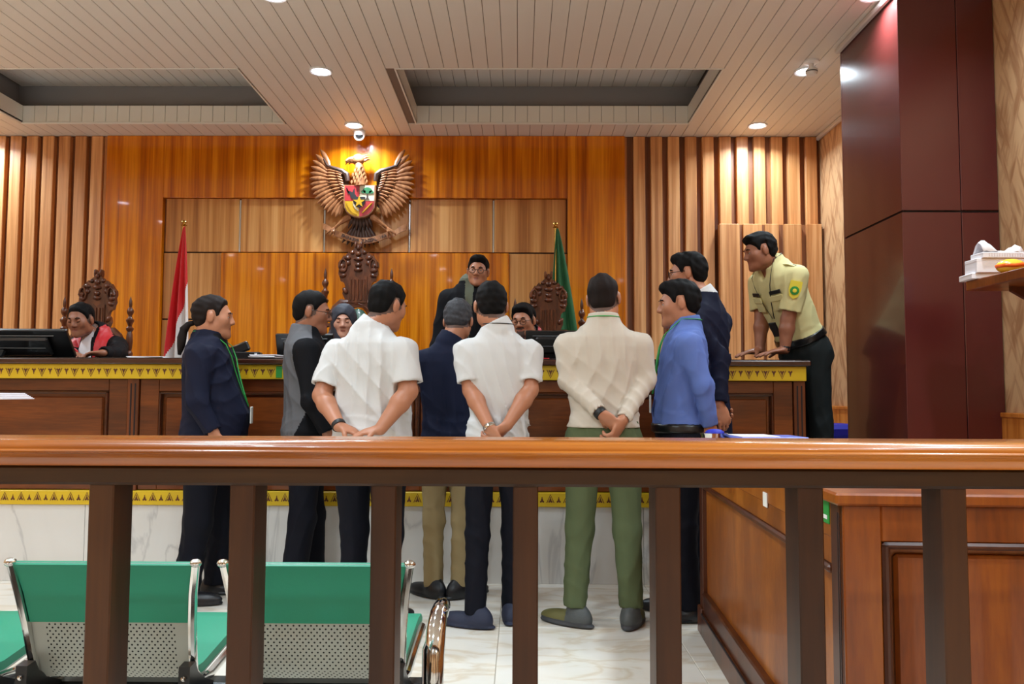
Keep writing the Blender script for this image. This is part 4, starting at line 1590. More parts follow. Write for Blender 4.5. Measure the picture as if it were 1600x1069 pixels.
    def neck_loop(s, mat, drop=.0, r=.0035, front=.36, name='lanyard', badge=None, xoff=.0):
        """ribbon round the collar and down the chest"""
        k = s.k
        pts = []
        nb = np.array((0, -.014, .555 * k))
        for t in np.linspace(-.5, .5, 13):
            a = t * math.pi * 1.25 - math.pi / 2
            pts.append(s.up((.0765 * k * math.cos(a), nb[1] + .076 * k * math.sin(a), nb[2] + .018 - .02 * math.cos(a + math.pi / 2) * 0 - .0 * t)))
        dn = []
        for sg in (-1, 1):
            col_ = []
            for z in np.linspace(.50, front, 6):
                xx = sg * (.075 * (z - front) / (.50 - front) + .006) * k + xoff * (1 - (z - front) / (.5 - front))
                col_.append(s.up((xx, s.torso_y(z * k) + .013, z * k)))
            dn.append(col_)
        path = dn[0][::-1] + pts + dn[1]
        g = G(); g.tube([Vector(p) for p in path], r, 6, .55)
        o = s.add(name, g.mesh(name, mat, smooth='all'))
        if badge:
            z = front - .05
            c = s.up((xoff, s.torso_y(z * k) + .016, z * k))
            g = G(); g.bbox(c[0] - .028, c[0] + .028, c[1] - .003, c[1] + .004, c[2] - .045, c[2] + .045, .003)
            s.add('badge', g.mesh('badge', badge))
        return o

    def band(s, sg, mat, t=.96, r=.031, wdt=.022, name='bracelet'):
        a = s.arms[sg]
        d = a['W'] - a['E']; L = np.linalg.norm(d); d = d / L
        c = a['E'] + d * L * t
        M = Vector((0, 0, 1)).rotation_difference(Vector(d)).to_matrix().to_4x4()
        M = Matrix.Translation(Vector(c)) @ M
        g = G(); g.lathe([(r * .96, -wdt / 2), (r, -wdt * .4), (r, wdt * .4), (r * .96, wdt / 2), (r * .8, wdt * .5), (r * .8, -wdt * .5)], n=16, M=M)
        return s.add(name, g.mesh(name, mat, smooth=True))

# ------------------------------------------------------------------ the people of the scene
def back_hands(p, El, Wl, Er, Wr, fl, fr, nl=(0, -.6, .8), nr=(0, -.6, .8), curl=.35):
    p.arm(-1, at(*El), at(*Wl), f=fl, n=nl, curl=curl)
    p.arm(1, at(*Er), at(*Wr), f=fr, n=nr, curl=curl)


# big man in white short sleeves, back to the camera
p = Person(580, 4.00, 437, R(-24), w=1.22, belly=.05, head=(R(-18), R(-14), R(4)), head_px=(606, 477, 4.02), skin='skin_tan', seed=11,
           label='heavy-set man in white short-sleeved shirt seen from behind, black bracelet on wrist')
back_hands(p, (503, 618, 4.0), (530, 666, 3.86), (638, 612, 3.88), (594, 671, 3.80), (.9, -.05, -.30), (-.92, -.05, -.16), (0, .25, -1), (0, .25, -1), .25)
p.body(stub=True, arm_r=1.12); p.face(); p.hair(.010)
p.shirt('shirt_white', 'short', hem=.80, sl_r=1.12, fold=.018)
p.trousers('black_trousers', waist=-.02, feet={1: (.11, -.02), -1: (-.12, .05)}, wide=1.08)
p.shoes('shoe_black')
p.band(-1, 'black_satin', .97, .034, .022)

# slim man in white short sleeves
p = Person(778, 3.95, 437, R(2), w=.96, head=(R(6), R(-10), 0), head_px=(767, 478, 3.97), skin='skin_tan', seed=12,
           label='slim man in white short-sleeved shirt seen from behind, silver watch, navy shoes')
back_hands(p, (736, 610, 3.90), (765, 668, 3.78), (828, 610, 3.90), (792, 665, 3.79), (.50, -.05, -.8), (-.72, -.05, -.6), (.6, .5, .3), (-.6, .5, .3), .55)
p.body(stub=True); p.face(); p.hair(.009)
p.shirt('shirt_white', 'short', hem=.83, hem_flare=.006, fold=.018)
p.neck_loop('lanyard_black', front=.30)
p.trousers('black_trousers', waist=-.02, feet={1: (.075, .08), -1: (-.10, -.02)}, wide=.92)
p.shoes('shoe_navy', toe={1: -.15, -1: 1.15})
p.band(-1, 'chrome', 1.0, .030, .018, 'wristwatch')

# man in beige shirt and olive trousers
def boots(q):
    m = np.zeros(len(q), int)
    m[q[:, 2] < .030] = 2
    m[(q[:, 1] > .03) & (q[:, 2] >= .030)] = 1
    return m


p = Person(943, 3.95, 424, R(-6), w=1.06, head=(R(-8), R(-6), R(-3)), head_px=(943, 466, 3.97), skin='skin_tan', hair='hair_brown', seed=13,
           label='man in beige long-sleeved shirt and olive trousers with hands clasped behind')
back_hands(p, (889, 594, 3.93), (938, 646, 3.80), (1008, 594, 3.92), (972, 658, 3.80), (.75, -.1, -.6), (-.45, -.05, -.85), (.4, .6, .3), (-.6, .5, .3), .6)
p.body(stub=True, covered=True); p.face(); p.hair(.007)
p.shirt('shirt_beige', 'long', hem=p.hip + .042, fold=.012)
p.neck_loop('lanyard_green', front=.30, r=.005)
p.trousers('olive_trousers', feet={1: (.125, .02), -1: (-.135, .0)}, waist=.075, wide=1.02, hem_r=.98, hem_z=.085)
p.shoes('shoe_grey', toe={1: -.25, -1: 1.05}, mats=['shoe_grey', 'shoe_olive', 'sole'], mf=boots)
p.band(-1, 'black_satin', 1.0, .031, .026, 'wristwatch')

# grey-haired man in navy polo, leaning to the bench
p = Person(702, 4.52, 467, R(4), w=.98, head=(R(-10), R(-22), 0), head_px=(716, 502, 4.58), skin='skin_tan', hair='hair_grey', seed=14, lean=.03,
           label='grey-haired man in navy shirt and khaki trousers seen from behind at the bench')
p.arm(-1, at(672, 600, 4.58), at(688, 548, 4.80), f=(.5, .8, .1), n=(0, .1, -1), curl=.2)
p.arm(1, at(738, 600, 4.58), at(728, 548, 4.80), f=(-.5, .8, .1), n=(0, .1, -1), curl=.2)
p.body(stub=True); p.face(); p.hair(.014, quiff=.008)
p.shirt('navy_cloth', 'short', hem=.80)
p.trousers('khaki_trousers', waist=-.02, feet={1: (.07, -.04), -1: (-.075, -.02)}, wide=.95)
p.shoes('shoe_black', toe={1: -.9, -1: .75})

# man with a ponytail in a navy suit, in profile to the right
def jacket_mf(s, P):
    q = (P - s.ou) @ s.Mu
    m = np.zeros(len(P), int)
    fr = (q[:, 1] > .03) & (q[:, 2] < .56 * s.k)
    m[fr & (np.abs(q[:, 0]) < .012 + .07 * np.clip((q[:, 2] / s.k - .18) / .36, 0, 1))] = 1
    return m


p = Person(326, 4.40, 456, R(-82), w=1.12, belly=.085, head=(R(4), R(-2), 0), head_px=(334, 496, 4.40), skin='skin_tan', hair='hair_brown', seed=15,
           label='man with long ponytail in navy suit and green lanyard, profile facing right')
p.arm(1, at(308, 628, 4.18), at(334, 676, 4.19), f=(.25, 0, -1), n=(.2, 1, 0), curl=.35)
p.arm(-1, at(330, 622, 4.62), at(352, 672, 4.60), f=(.25, 0, -1), n=(0, -1, 0), curl=.35)
p.body(neck=1.1, covered=True); p.face(brow='hair_brown'); p.hair(.011, recede=.032, mat='hair_brown', back=.006)
p.shirt('navy_suit', 'long', hem=.76, name='jacket', grow=.012, mats=['navy_suit', 'black_cloth'], mf=jacket_mf, sl_r=1.14, collar_h=.03)
p.neck_loop('lanyard_green', front=.16, r=.0045, badge='label_white')
g = G()
tl = [p.hd((0, -.098, -.035)), p.hd((0, -.128, -.045)), p.hd((0, -.150, -.075)), p.hd((0, -.158, -.12)), p.hd((0, -.160, -.17)), p.hd((0, -.166, -.215))]
g.tube([Vector(q) for q in tl], [.013, .016, .023, .025, .02, .008], 10)
p.add('ponytail', g.mesh('ponytail', 'hair_brown', smooth='all'))
p.trousers('black_trousers', waist=-.02, feet={1: (.10, -.06), -1: (-.12, .05)}, wide=1.12, hem_r=1.1)
p.shoes('shoe_black', toe={1: -.1, -1: .05})

# man in grey vest with black sleeves and glasses
def vest_mf(s, P):
    q = (P - s.ou) @ s.Mu
    m = np.zeros(len(P), int)
    near = np.minimum(np.linalg.norm(np.cross(P - s.S[1], s.arms[1]['E'] - s.S[1]), axis=1), 9) / np.linalg.norm(s.arms[1]['E'] - s.S[1])
    m[(q[:, 1] < .02 - .10 * np.clip((.16 * s.k - q[:, 2]) / .2, 0, 1)) & (np.abs(q[:, 0]) < s.sh * .98)] = 1
    m[(q[:, 1] > .075) & (np.abs(q[:, 0]) < .03) & (q[:, 2] > .34 * s.k)] = 2
    return m


p = Person(478, 4.48, 448, R(-72), w=1.03, belly=.02, head=(R(-14), R(-8), 0), head_px=(488, 488, 4.48), skin='skin_brown', seed=16,
           label='man with glasses in grey vest over black sleeves, profile facing right')
p.arm(1, at(487, 628, 4.27), at(512, 676, 4.30), f=(.4, .2, -.9), n=(0, 1, 0), curl=.35)
p.arm(-1, at(500, 620, 4.66), at(520, 660, 4.68), f=(.5, .1, -.8), n=(0, -1, 0), curl=.35)
p.body(stub=True, covered=True); p.face(glasses='metal_frame'); p.hair(.010, recede=.018)
p.shirt('black_cloth', 'long', hem=.80, name='vest', grow=.008, mats=['black_cloth', 'grey_vest', 'shirt_white'], mf=vest_mf, sl_r=1.08, collar_h=.03)
p.trousers('black_trousers', waist=-.02, feet={1: (.09, -.05), -1: (-.10, .07)}, wide=1.08, hem_r=1.1)
p.shoes('shoe_black', toe={1: -.1, -1: .1})

# man in blue shirt, profile to the left
p = Person(1068, 4.13, 431, R(84), w=1.02, belly=.04, head=(R(2), R(-6), 0), head_px=(1060, 475, 4.13), skin='skin_tan', seed=17,
           label='man in blue long-sleeved shirt with lanyard, profile facing left')
p.arm(-1, at(1098, 602, 3.94), at(1110, 668, 3.98), f=(.1, .2, -1), n=(0, 1, .1), curl=.4)
p.arm(1, at(1092, 600, 4.30), at(1100, 664, 4.26), f=(.1, -.2, -1), n=(0, -1, .1), curl=.4)
p.body(covered=True); p.face(); p.hair(.015, quiff=.016, recede=.010)
p.shirt('shirt_blue', 'long', hem=p.hip + .035, fold=.011)
p.neck_loop('lanyard_green', front=.20, r=.0045, badge='label_white', xoff=-.03)
p.trousers('black_trousers', waist=.06, belt='belt_black', feet={1: (.09, .04), -1: (-.09, .0)})
p.shoes('shoe_black', toe={1: -.1, -1: .1})

# tall man in navy suit behind him
def suit_mf(s, P):
    q = (P - s.ou) @ s.Mu
    m = np.zeros(len(P), int)
    m[(q[:, 2] > .572 * s.k)] = 1
    m[(q[:, 1] > .06) & (np.abs(q[:, 0]) < .06 * np.clip((q[:, 2] / s.k - .2) / .3, 0, 1))] = 1
    return m


p = Person(1094, 4.54, 388, R(48), w=.98, head=(R(28), R(-4), 0), head_px=(1074, 428, 4.54), skin='skin_tan', seed=18,
           label='tall man in navy suit and glasses standing behind the blue-shirted man')
p.arm(-1, at(1122, 560, 4.44), at(1122, 632, 4.38), f=(.35, -.1, -1), n=(-.3, .9, 0), curl=.5)
p.arm(1, at(1096, 560, 4.68), at(1112, 628, 4.56), f=(.6, -.3, -.7), n=(0, -1, .2), curl=.5)
p.body(covered=True); p.face(glasses='metal_frame'); p.hair(.014, quiff=.012, side=.002, recede=.012)
p.shirt('navy_suit', 'long', hem=.80, name='jacket', grow=.010, mats=['navy_suit', 'shirt_white'], mf=suit_mf, sl_r=1.1, collar_h=.045)
p.trousers('black_trousers', waist=-.02, feet={1: (.09, .0), -1: (-.09, .0)})
p.shoes('shoe_black')

# guard leaning on the end of the bench
p = Person(1256, 5.22, 334, R(114), base_z=Z_DAIS, w=.98, lean=R(28), head=(R(-18), R(-14), R(0)), head_px=(1187, 393, 5.08), skin='skin_brown', seed=19,
           label='guard in pale khaki uniform shirt leaning with both hands on the bench end')
p.arm(-1, at(1231, 500, 5.02), at(1226, 547, 5.02), f=(-1, -.05, -.14), n=(0, 0, -1), curl=.12, spread=.12)
p.arm(1, at(1190, 496, 5.28), at(1187, 548, 5.24), f=(-1, -.25, -.14), n=(0, 0, -1), curl=.12, spread=.12)
p.body(); p.face(); p.hair(.014, quiff=.010, recede=.010)
p.shirt('shirt_khaki', 'short', hem=p.hip - .06, tucked=.062, fold=.007, open_neck=True)
p.trousers('guard_trousers', waist=.10, feet={1: (.10, -.10), -1: (-.10, -.06)}, knee_f=.0, belt='belt_black')
p.shoes('shoe_black')
p.band(-1, 'black_satin', .95, .032, .03, 'wristwatch')
# uniform details
def on_shirt(p, x, z, gr=.012):
    return p.up((x, p.torso_y(z * p.k) * (1 - (abs(x) / (.18 * p.k)) ** 2.3) ** .45 + gr, z * p.k))


def plate(p, name, mat, x, z, wx, wz, gr=.012, tz=.004, parent=None):
    c = on_shirt(p, x, z, gr)
    c2 = on_shirt(p, x + .01, z, gr); c3 = on_shirt(p, x, z - .02, gr)
    ex = Vector(c2 - c).normalized(); ez = Vector(c - c3).normalized(); ey = ez.cross(ex)
    M = Matrix.Translation(Vector(c)) @ Matrix((ex, ey, ez)).transposed().to_4x4()
    g = G(); g.bbox(-wx, wx, -tz, tz, -wz, wz, min(wx, wz, tz) * .6, M=M)
    return p.add(name, g.mesh(name, mat), parent)


for x in (-.085, .085):
    plate(p, 'name_plate', 'black_satin', x, .400, .040, .012)
    pk = plate(p, 'chest_pocket', 'shirt_khaki', x, .335, .046, .048, .008)
    plate(p, 'pocket_flap', 'shirt_khaki', x, .365, .048, .018, .013)
plate(p, 'badge', 'black_satin', -.015, .19, .030, .048, .05, .005)
p.neck_loop('lanyard_black', front=.245, r=.003)
a = p.arms[-1]
S_, E_ = Vector(p.S[-1]), Vector(a['E'])
d_ = (E_ - S_).normalized()
out = Vector(p.Rinv @ Vector((-.25, -1, .1))); out = (out - d_ * out.dot(d_)).normalized()
sd = d_.cross(out)
M = Matrix.Translation(S_ + d_ * .085 + out * .068) @ Matrix((sd, out, -d_)).transposed().to_4x4()
g = G(); g.prism([(-.034, .05), (.034, .05), (.036, 0), (.026, -.042), (0, -.058), (-.026, -.042), (-.036, 0)], -.006, .006, 'XZ'); g.v = [tuple(M @ Vector(q)) for q in g.v]
pt = p.add('arm_patch', g.mesh('arm_patch', 'patch_yellow'))
g = G(); g.lathe([(.026, 0), (.026, .003), (.016, .004)], n=18, M=M @ Matrix.Translation((0, .006, -.008)) @ Matrix.Rotation(R(-90), 4, 'X')); p.add('patch_ring', g.mesh('patch_ring', 'label_green'), pt)
g = G(); g.lathe([(.012, 0), (.012, .003), (.006, .004)], n=14, M=M @ Matrix.Translation((0, .010, -.008)) @ Matrix.Rotation(R(-90), 4, 'X')); p.add('patch_centre', g.mesh('patch_centre', 'patch_yellow'), pt)
for sg in (-1, 1):
    g = G()
    q0, q1 = Vector(p.up((sg * .098, -.01, .508 * p.k))), Vector(p.up((sg * (p.sh + .012), -.015, .482 * p.k)))
    g.tube([q0 + Vector((0, 0, .012)), (q0 + q1) / 2 + Vector((0, 0, .016)), q1 + Vector((0, 0, .008))], [.02, .022, .02], 8, .35)
    ep = p.add('epaulette', g.mesh('epaulette', 'shirt_khaki', smooth=True))
    g = G(); g.tube([q0 * .3 + q1 * .7 + Vector((0, 0, .018)), q1 + Vector((0, 0, .014))], .010, 6, .4); p.add('epaulette_bar', g.mesh('epaulette_bar', 'black_satin'), ep)
c = p.up((0, p.torso_y(.06 * p.k) + .016, .075 * p.k))
g = G(); g.bbox(c[0] - .03, c[0] + .03, c[1] - .006, c[1] + .004, c[2] - .022, c[2] + .022, .004); p.add('belt_buckle', g.mesh('belt_buckle', 'chrome'))

# ------------------------------------------------------------------ judges and clerk
def robe_mf(s, P):
    q = (P - s.ou) @ s.Mu
    x, y, z = np.abs(q[:, 0]), q[:, 1], q[:, 2] / s.k
    m = np.zeros(len(P), int)
    m[(z < .62) & (z > .15) & (x > .055) & (x < .135) & (y > -.02)] = 1
    m[(z < .62) & (z > .53) & (x > .07) & (x < .125)] = 1
    return m


def judge(px, pt, hd_px, head, label, glasses=None, beard=None, arms=None, Y=5.74, skin='skin_tan', w=1.02, seed=30, hijab=False, rz=R(180)):
    p = Person(px, Y, pt, rz, base_z=Z_DAIS, hip=.56, w=w, head=head, head_px=hd_px, skin=skin, seed=seed, label=label)
    for sg, (E, W, f, n) in arms.items():
        p.arm(sg, at(*E), at(*W), f=f, n=n, curl=.35)
    p.body(beard=beard, stub=not hijab, covered=True); p.face(closed=True, glasses=glasses)
    p.shirt('robe_black', 'long', hem=.46, name='robe', grow=.014, mats=['robe_black', 'robe_red'], mf=robe_mf, sl_r=1.2, fold=.011)
    p.trousers('robe_black', waist=.02, sit=.40)
    p.shoes('shoe_black')
    g = G()
    k = p.k
    pts = [(z, .034 if z > .48 else .034 + (.48 - z) * .14) for z in (.56, .52, .46, .40, .34, .28)]
    vs = []; fs = []
    for z, wd in pts:
        for t in (-1, -.5, 0, .5, 1):
            yy = p.torso_y(z * k) + .022 + .006 * (1 if int(t * 2) % 2 else -1) * (.56 - z) * 4
            vs.append(p.up((t * wd, yy, z * k)))
    for i in range(5):
        for j in range(4):
            fs.append((i * 5 + j, i * 5 + j + 1, (i + 1) * 5 + j + 1, (i + 1) * 5 + j))
    n = len(vs)
    g.add([tuple(v) for v in vs] + [tuple(v - p.Mu @ np.array((0, .012, 0))) for v in vs], fs + [tuple(q + n for q in f[::-1]) for f in fs])
    p.add('jabot', g.mesh('jabot', 'jabot_white', smooth='all'))
    return p


p = judge(146, 466, (126, 500, 5.62), (R(6), R(-13), R(2)), 'judge in black and red robe with white jabot beside the left monitor',
          arms={1: ((104, 556, 5.55), (112, 553, 5.38), (.75, -.4, -.1), (0, 0, -1)), -1: ((184, 553, 5.56), (160, 552, 5.38), (-.95, -.2, -.05), (0, -.2, -1))}, skin='skin_brown', seed=31, rz=R(172))
p.hair(.011, recede=.024)
p = judge(829, 468, (818, 501, 5.62), (R(-16), R(-10), R(2)), 'judge with glasses and goatee behind the right monitor', glasses='metal_frame', beard='goatee',
          arms={1: ((795, 575, 5.55), (812, 572, 5.40), (.5, -.8, 0), (0, 0, -1)), -1: ((872, 575, 5.55), (852, 572, 5.40), (-.5, -.8, 0), (0, 0, -1))}, seed=32, rz=R(176))
p.hair(.015, quiff=.010, recede=.016)
p = judge(545, 468, (537, 502, 5.62), (R(8), R(-8), 0), 'woman judge in dark patterned headscarf seated below the eagle emblem', skin='skin_fair', w=.9, hijab=True,
          arms={1: ((515, 575, 5.55), (525, 574, 5.40), (.5, -.8, 0), (0, 0, -1)), -1: ((585, 575, 5.55), (565, 574, 5.40), (-.5, -.8, 0), (0, 0, -1))}, seed=33)
f = Field(p.Hc - np.array((.2, .2, .3)), p.Hc + np.array((.2, .2, .16)), .006)
q_, M_, o_ = p.hs, p.Mh, p.Hc
f.add(ellip(np.array((0, -.016, .030)) * q_, np.array((.090, .108, .098)) * q_, M_, o_))
f.add(cone(np.array((0, .0, -.03)) * q_, np.array((0, -.005, -.14)) * q_, .084, .094, M=M_, o=o_), .04)
f.add(ellip(p.up((0, .01, .52 * p.k)), (.15, .115, .09)), .05)
f.ripple(.004, [(8, 3, 9), (5, 7, -8), (-9, 4, 5)], 5)
f.sub(ellip(np.array((0, .095, -.022)) * q_, np.array((.054, .075, .078)) * q_, M_, o_), .012)
f.sub(ellip(np.array((0, .02, -.02)) * q_, np.array((.066, .080, .082)) * q_, M_, o_), .004)
p.add('headscarf', f.mesh('headscarf', ['hijab_cloth']))

# clerk in black suit standing behind the bench
def clerk_mf(s, P):
    q = (P - s.ou) @ s.Mu
    m = np.zeros(len(P), int)
    z = q[:, 2] / s.k
    m[(q[:, 1] > .03) & (np.abs(q[:, 0]) < .004 + .030 * np.clip((z - .16) / .36, 0, 1))] = 1
    m[(z > .562)] = 1
    return m


p = Person(736, 6.10, 390, R(176), base_z=Z_DAIS, w=1.02, head=(R(0), R(-4), R(-4)), head_px=(747, 424, 6.02), skin='skin_tan', seed=40, lean=R(4),
           label='man in black suit and round glasses standing behind the bench facing us')
p.arm(1, at(684, 540, 6.05), at(700, 588, 5.86), f=(.3, -.5, -.8), n=(1, 0, 0), curl=.4)
p.arm(-1, at(782, 540, 6.05), at(770, 588, 5.86), f=(-.3, -.5, -.8), n=(-1, 0, 0), curl=.4)
p.body(covered=True); p.face(glasses='metal_frame'); p.hair(.013, quiff=.012, recede=.016)
p.shirt('black_cloth', 'long', hem=.80, name='jacket', grow=.010, mats=['black_cloth', 'olive_shirt'], mf=clerk_mf, sl_r=1.12)
p.trousers('black_trousers', waist=-.02)
p.shoes('shoe_black')

# ================================================================== eagle emblem on the wall
plain('shield_red', (176, 34, 40), 0.45)
plain('shield_white', (222, 214, 186), 0.5)
plain('shield_gold', (206, 160, 30), 0.35, 0.3)
plain('shield_black', (30, 28, 32), 0.45)
plain('shield_green', (34, 110, 66), 0.5)
YE = YP - .030
EK = YE / F_PX
EC = at(566, 320, YE)
eagle = empty('eagle_emblem', (EC.x, YE, EC.z), 0, 'carved wooden eagle emblem with spread wings, painted shield and ribbon on the wall', 'emblem')


def ep(u, v, d=0.0):
    """zoomed-drawing units (crop 470..660 x 220..400 at 5.94 per px) to local metres; d towards the room"""
    return Vector(((470 + u / 5.94 - 566) * EK, -d, (320 - (220 + v / 5.94)) * EK))


def E(g, name, mat, parent=eagle, sm=True):
    return g.build(name, mat, parent, smooth=sm, local=True)


def lerp(pts, t):
    t = max(0.0, min(.9999, t)) * (len(pts) - 1)
    i = int(t); f = t - i
    return (pts[i][0] * (1 - f) + pts[i + 1][0] * f, pts[i][1] * (1 - f) + pts[i + 1][1] * f)


def feather(root, tip, bow, w, d0, d1, sx, prof=(.6, .85, 1.0, 1.0, 1.0, .92, .72, .2)):
    """curved leaf, rounded in section"""
    g = G()
    rx, rv = root; tx, tv = tip
    dx, dv = tx - rx, tv - rv
    L = math.hypot(dx, dv)
    nx, nv = -dv / L, dx / L
    n = len(prof)
    vs = []; fs = []
    for i, q in enumerate(prof):
        t = i / (n - 1)
        b = bow * 4 * t * (1 - t)
        cx, cv = rx + dx * t + nx * b, rv + dv * t + nv * b
        for j, a in enumerate((-1, -.5, 0, .5, 1)):
            u = cx + nx * a * w * q; v = cv + nv * a * w * q
            dd = d0 + (d1 - d0) * t + (.011 * (1 - a * a))
            P = ep(u, v, dd)
            vs.append((P.x * sx + (0 if sx == 1 else 0), P.y, P.z))
        P = ep(cx, cv, max(0.0, d0 - .012))
        vs.append((P.x * sx, P.y, P.z))
    for i in range(n - 1):
        for j in range(4):
            fs.append((i * 6 + j, i * 6 + j + 1, (i + 1) * 6 + j + 1, (i + 1) * 6 + j))
        fs.append((i * 6 + 4, i * 6 + 5, (i + 1) * 6 + 5, (i + 1) * 6 + 4))
        fs.append((i * 6 + 5, i * 6, (i + 1) * 6, (i + 1) * 6 + 5))
    fs.append((0, 1, 2, 3, 4, 5)[::-1]); fs.append(tuple((n - 1) * 6 + q for q in range(6)))
    g.add(vs, fs)
    return g


TIPS = [(172, 72), (132, 122), (104, 178), (88, 238), (80, 296), (78, 350), (82, 405), (94, 455), (110, 502), (130, 545), (156, 583), (184, 618), (214, 650), (248, 680), (286, 705), (326, 722), (366, 712)]
ROOTS = [(262, 250), (250, 285), (246, 330), (256, 385), (272, 430), (300, 485), (335, 535), (372, 575), (398, 600)]
MIDT = [(246, 246), (240, 285), (240, 330), (248, 380), (264, 430), (290, 482), (322, 530), (358, 570), (396, 604)]
INNER = [(330, 268), (322, 300), (330, 340), (346, 380), (362, 420), (384, 460), (402, 500), (412, 540), (416, 580)]
for sx in (1, -1):
    c0 = ep(566, 0).x
    wing = G()
    ol = [(200, 160), (240, 228), (330, 262), (400, 292), (436, 340), (440, 600), (400, 640), (330, 600), (230, 480), (190, 330), (180, 220)]
    wing.prism([((ep(u, v).x) * sx, ep(u, v).z) for u, v in ol], -.012, .010, 'XZ')
    wo = E(wing, 'wing', 'emblem_dark', sm=False)
    for i, tp in enumerate(TIPS):
        t = i / (len(TIPS) - 1)
        rt = lerp(ROOTS, t)
        g = feather(rt, tp, 9 - 16 * t if t < .5 else 2 + 6 * (t - .5), 24 - 4 * t, .026, .016 + .006 * (i % 2), sx)
        E(g, 'feather', 'emblem_wood', wo)
    for i in range(13):
        t = i / 12
        g = feather(lerp(INNER, t), lerp(MIDT, t), 3, 14, .040, .032, sx, (.6, .9, 1, 1, .9, .4))
        E(g, 'feather', 'emblem_wood', wo)
    for i in range(9):
        t = i / 8
        a = lerp([(392, 300), (380, 330), (392, 380), (404, 430), (416, 480)], t); b = lerp(INNER, t * .62)
        g = feather(a, b, 2, 12, .050, .044, sx, (.6, 1, 1, .8, .3))
        E(g, 'feather', 'emblem_wood', wo)
    g = G(); g.tube([ep(205, 165, .03), ep(245, 232, .036), ep(330, 264, .042), ep(390, 286, .046), ep(428, 318, .046), ep(438, 380, .04)], [.006, .012, .016, .022, .026, .02], 8)
    g.v = [(p[0] * sx, p[1], p[2]) for p in g.v]
    E(g, 'wing_shoulder', 'emblem_dark', wo)
    # leg and talons
    g = G(); g.tube([ep(470, 720, .05), ep(420, 750, .055), ep(372, 785, .05), ep(318, 830, .04)], [.030, .026, .015, .012], 8)
    g.v = [(p[0] * sx, p[1], p[2]) for p in g.v]
    lg = E(g, 'leg', 'emblem_wood')
    for (u, v) in ((246, 888), (280, 905), (312, 905)):
        g = G(); g.tube([ep(322, 826, .045), ep((u + 322) / 2, (v + 826) / 2 - 6, .055), ep(u + 4, v - 10, .05), ep(u, v, .035)], [.010, .010, .007, .002], 7)
        g.v = [(p[0] * sx, p[1], p[2]) for p in g.v]
        E(g, 'talon', 'emblem_wood', lg)
# body, neck, head
g = G(); g.ell(ep(566, 620, .02), (.105, .055, .14), 16, 10)
E(g, 'breast', 'emblem_dark')
g = G(); g.tube([ep(572, 430, .06), ep(566, 340, .07), ep(556, 270, .075), ep(548, 220, .08)], [.075, .062, .050, .040], 12, .8)
nk = E(g, 'neck', 'emblem_wood')
for r_ in range(5):
    for c_ in range(6):
        u = 492 + c_ * 34 - (r_ % 2) * 16 + r_ * 5; v = 410 - r_ * 34
        if abs(u - 566) < 92 - r_ * 12:
            E(feather((u, v - 26), (u - 4, v + 16), 0, 14, .122 - .0005 * abs(u - 566), .132 - .0005 * abs(u - 566), 1, (.7, 1, 1, .7, .2)), 'neck_feather', 'emblem_wood', nk)
g = G(); g.ell(ep(545, 192, .085), (.054, .044, .050), 14, 10)
hd = E(g, 'head', 'emblem_wood')
g = G(); g.tube([ep(500, 190, .085), ep(462, 192, .085), ep(436, 208, .085), ep(430, 240, .085)], [.030, .025, .017, .004], 8); E(g, 'beak', 'emblem_wood', hd)
g = G(); g.tube([ep(500, 212, .085), ep(466, 218, .085), ep(456, 236, .085)], [.014, .009, .003], 8); E(g, 'lower_beak', 'emblem_wood', hd)
for (a, b, c) in ((0, 0, 0), (22, 12, .004), (40, 30, .002)):
    g = G(); g.tube([ep(560 + a, 170 + b, .08), ep(600 + a * .8, 152 + b, .075), ep(632 + a * .6, 138 + b * 1.6, .07)], [.014, .010, .002], 7); E(g, 'crest_feather', 'emblem_wood', hd)
g = G(); g.ell(ep(512, 186, .118), (.006, .004, .005), 8, 6); E(g, 'eye', 'shield_black', hd)
# tail
for i in range(9):
    t = (i - 4) / 4
    E(feather((566 + t * 40, 770), (566 + t * 170, 1010 - 50 * t * t), 0, 19, .02 + .006 * (i % 2), .03, 1), 'tail_feather', 'emblem_dark')
for i in range(7):
    t = (i - 3) / 3
    E(feather((566 + t * 60, 700), (566 + t * 115, 860 - 30 * abs(t)), 0, 18, .045, .05, 1, (.8, 1, 1, .9, .6, .1)), 'thigh_feather', 'emblem_dark')


# shield: outline in drawing units
def shield_poly(k, n=10, z0=434, half=148, zb=742):
    pts = [(566 - half * k, z0 + (1 - k) * 20), (566 + half * k, z0 + (1 - k) * 20)]
    for i in range(n + 1):
        a = i / n
        ang = a * math.pi
        pts.append((566 + half * k * math.cos(ang), 585 + (zb - 585) * k * (math.sin(ang) ** .8 if 0 < a < 1 else 0)))
    return pts


g = G(); g.prism([(ep(u, v).x, ep(u, v).z) for u, v in shield_poly(1.0)], -.105, -.02, 'XZ'); sh = E(g, 'shield', 'emblem_wood', sm=False)


def field_part(name, mat, pts, d=.108):
    g = G(); g.prism([(ep(u, v).x, ep(u, v).z) for u, v in pts], -d, -.10, 'XZ')
    return E(g, name, mat, sh, False)


low = shield_poly(.93)
right = [p for p in low[2:] if p[0] >= 566][:]; left = [p for p in low[2:] if p[0] <= 566]
field_part('red_field', 'shield_red', [(430, 442), (563, 442), (563, 584), (430, 584)])
field_part('white_field', 'shield_white', [(569, 442), (702, 442), (702, 584), (569, 584)])
field_part('red_field', 'shield_red', [(569, 588)] + [(704, 588)] + right[1:] + [(569, 730)])
field_part('gold_field', 'shield_gold', [(563, 588), (563, 730)] + left[1:-1] + [(430, 588)])
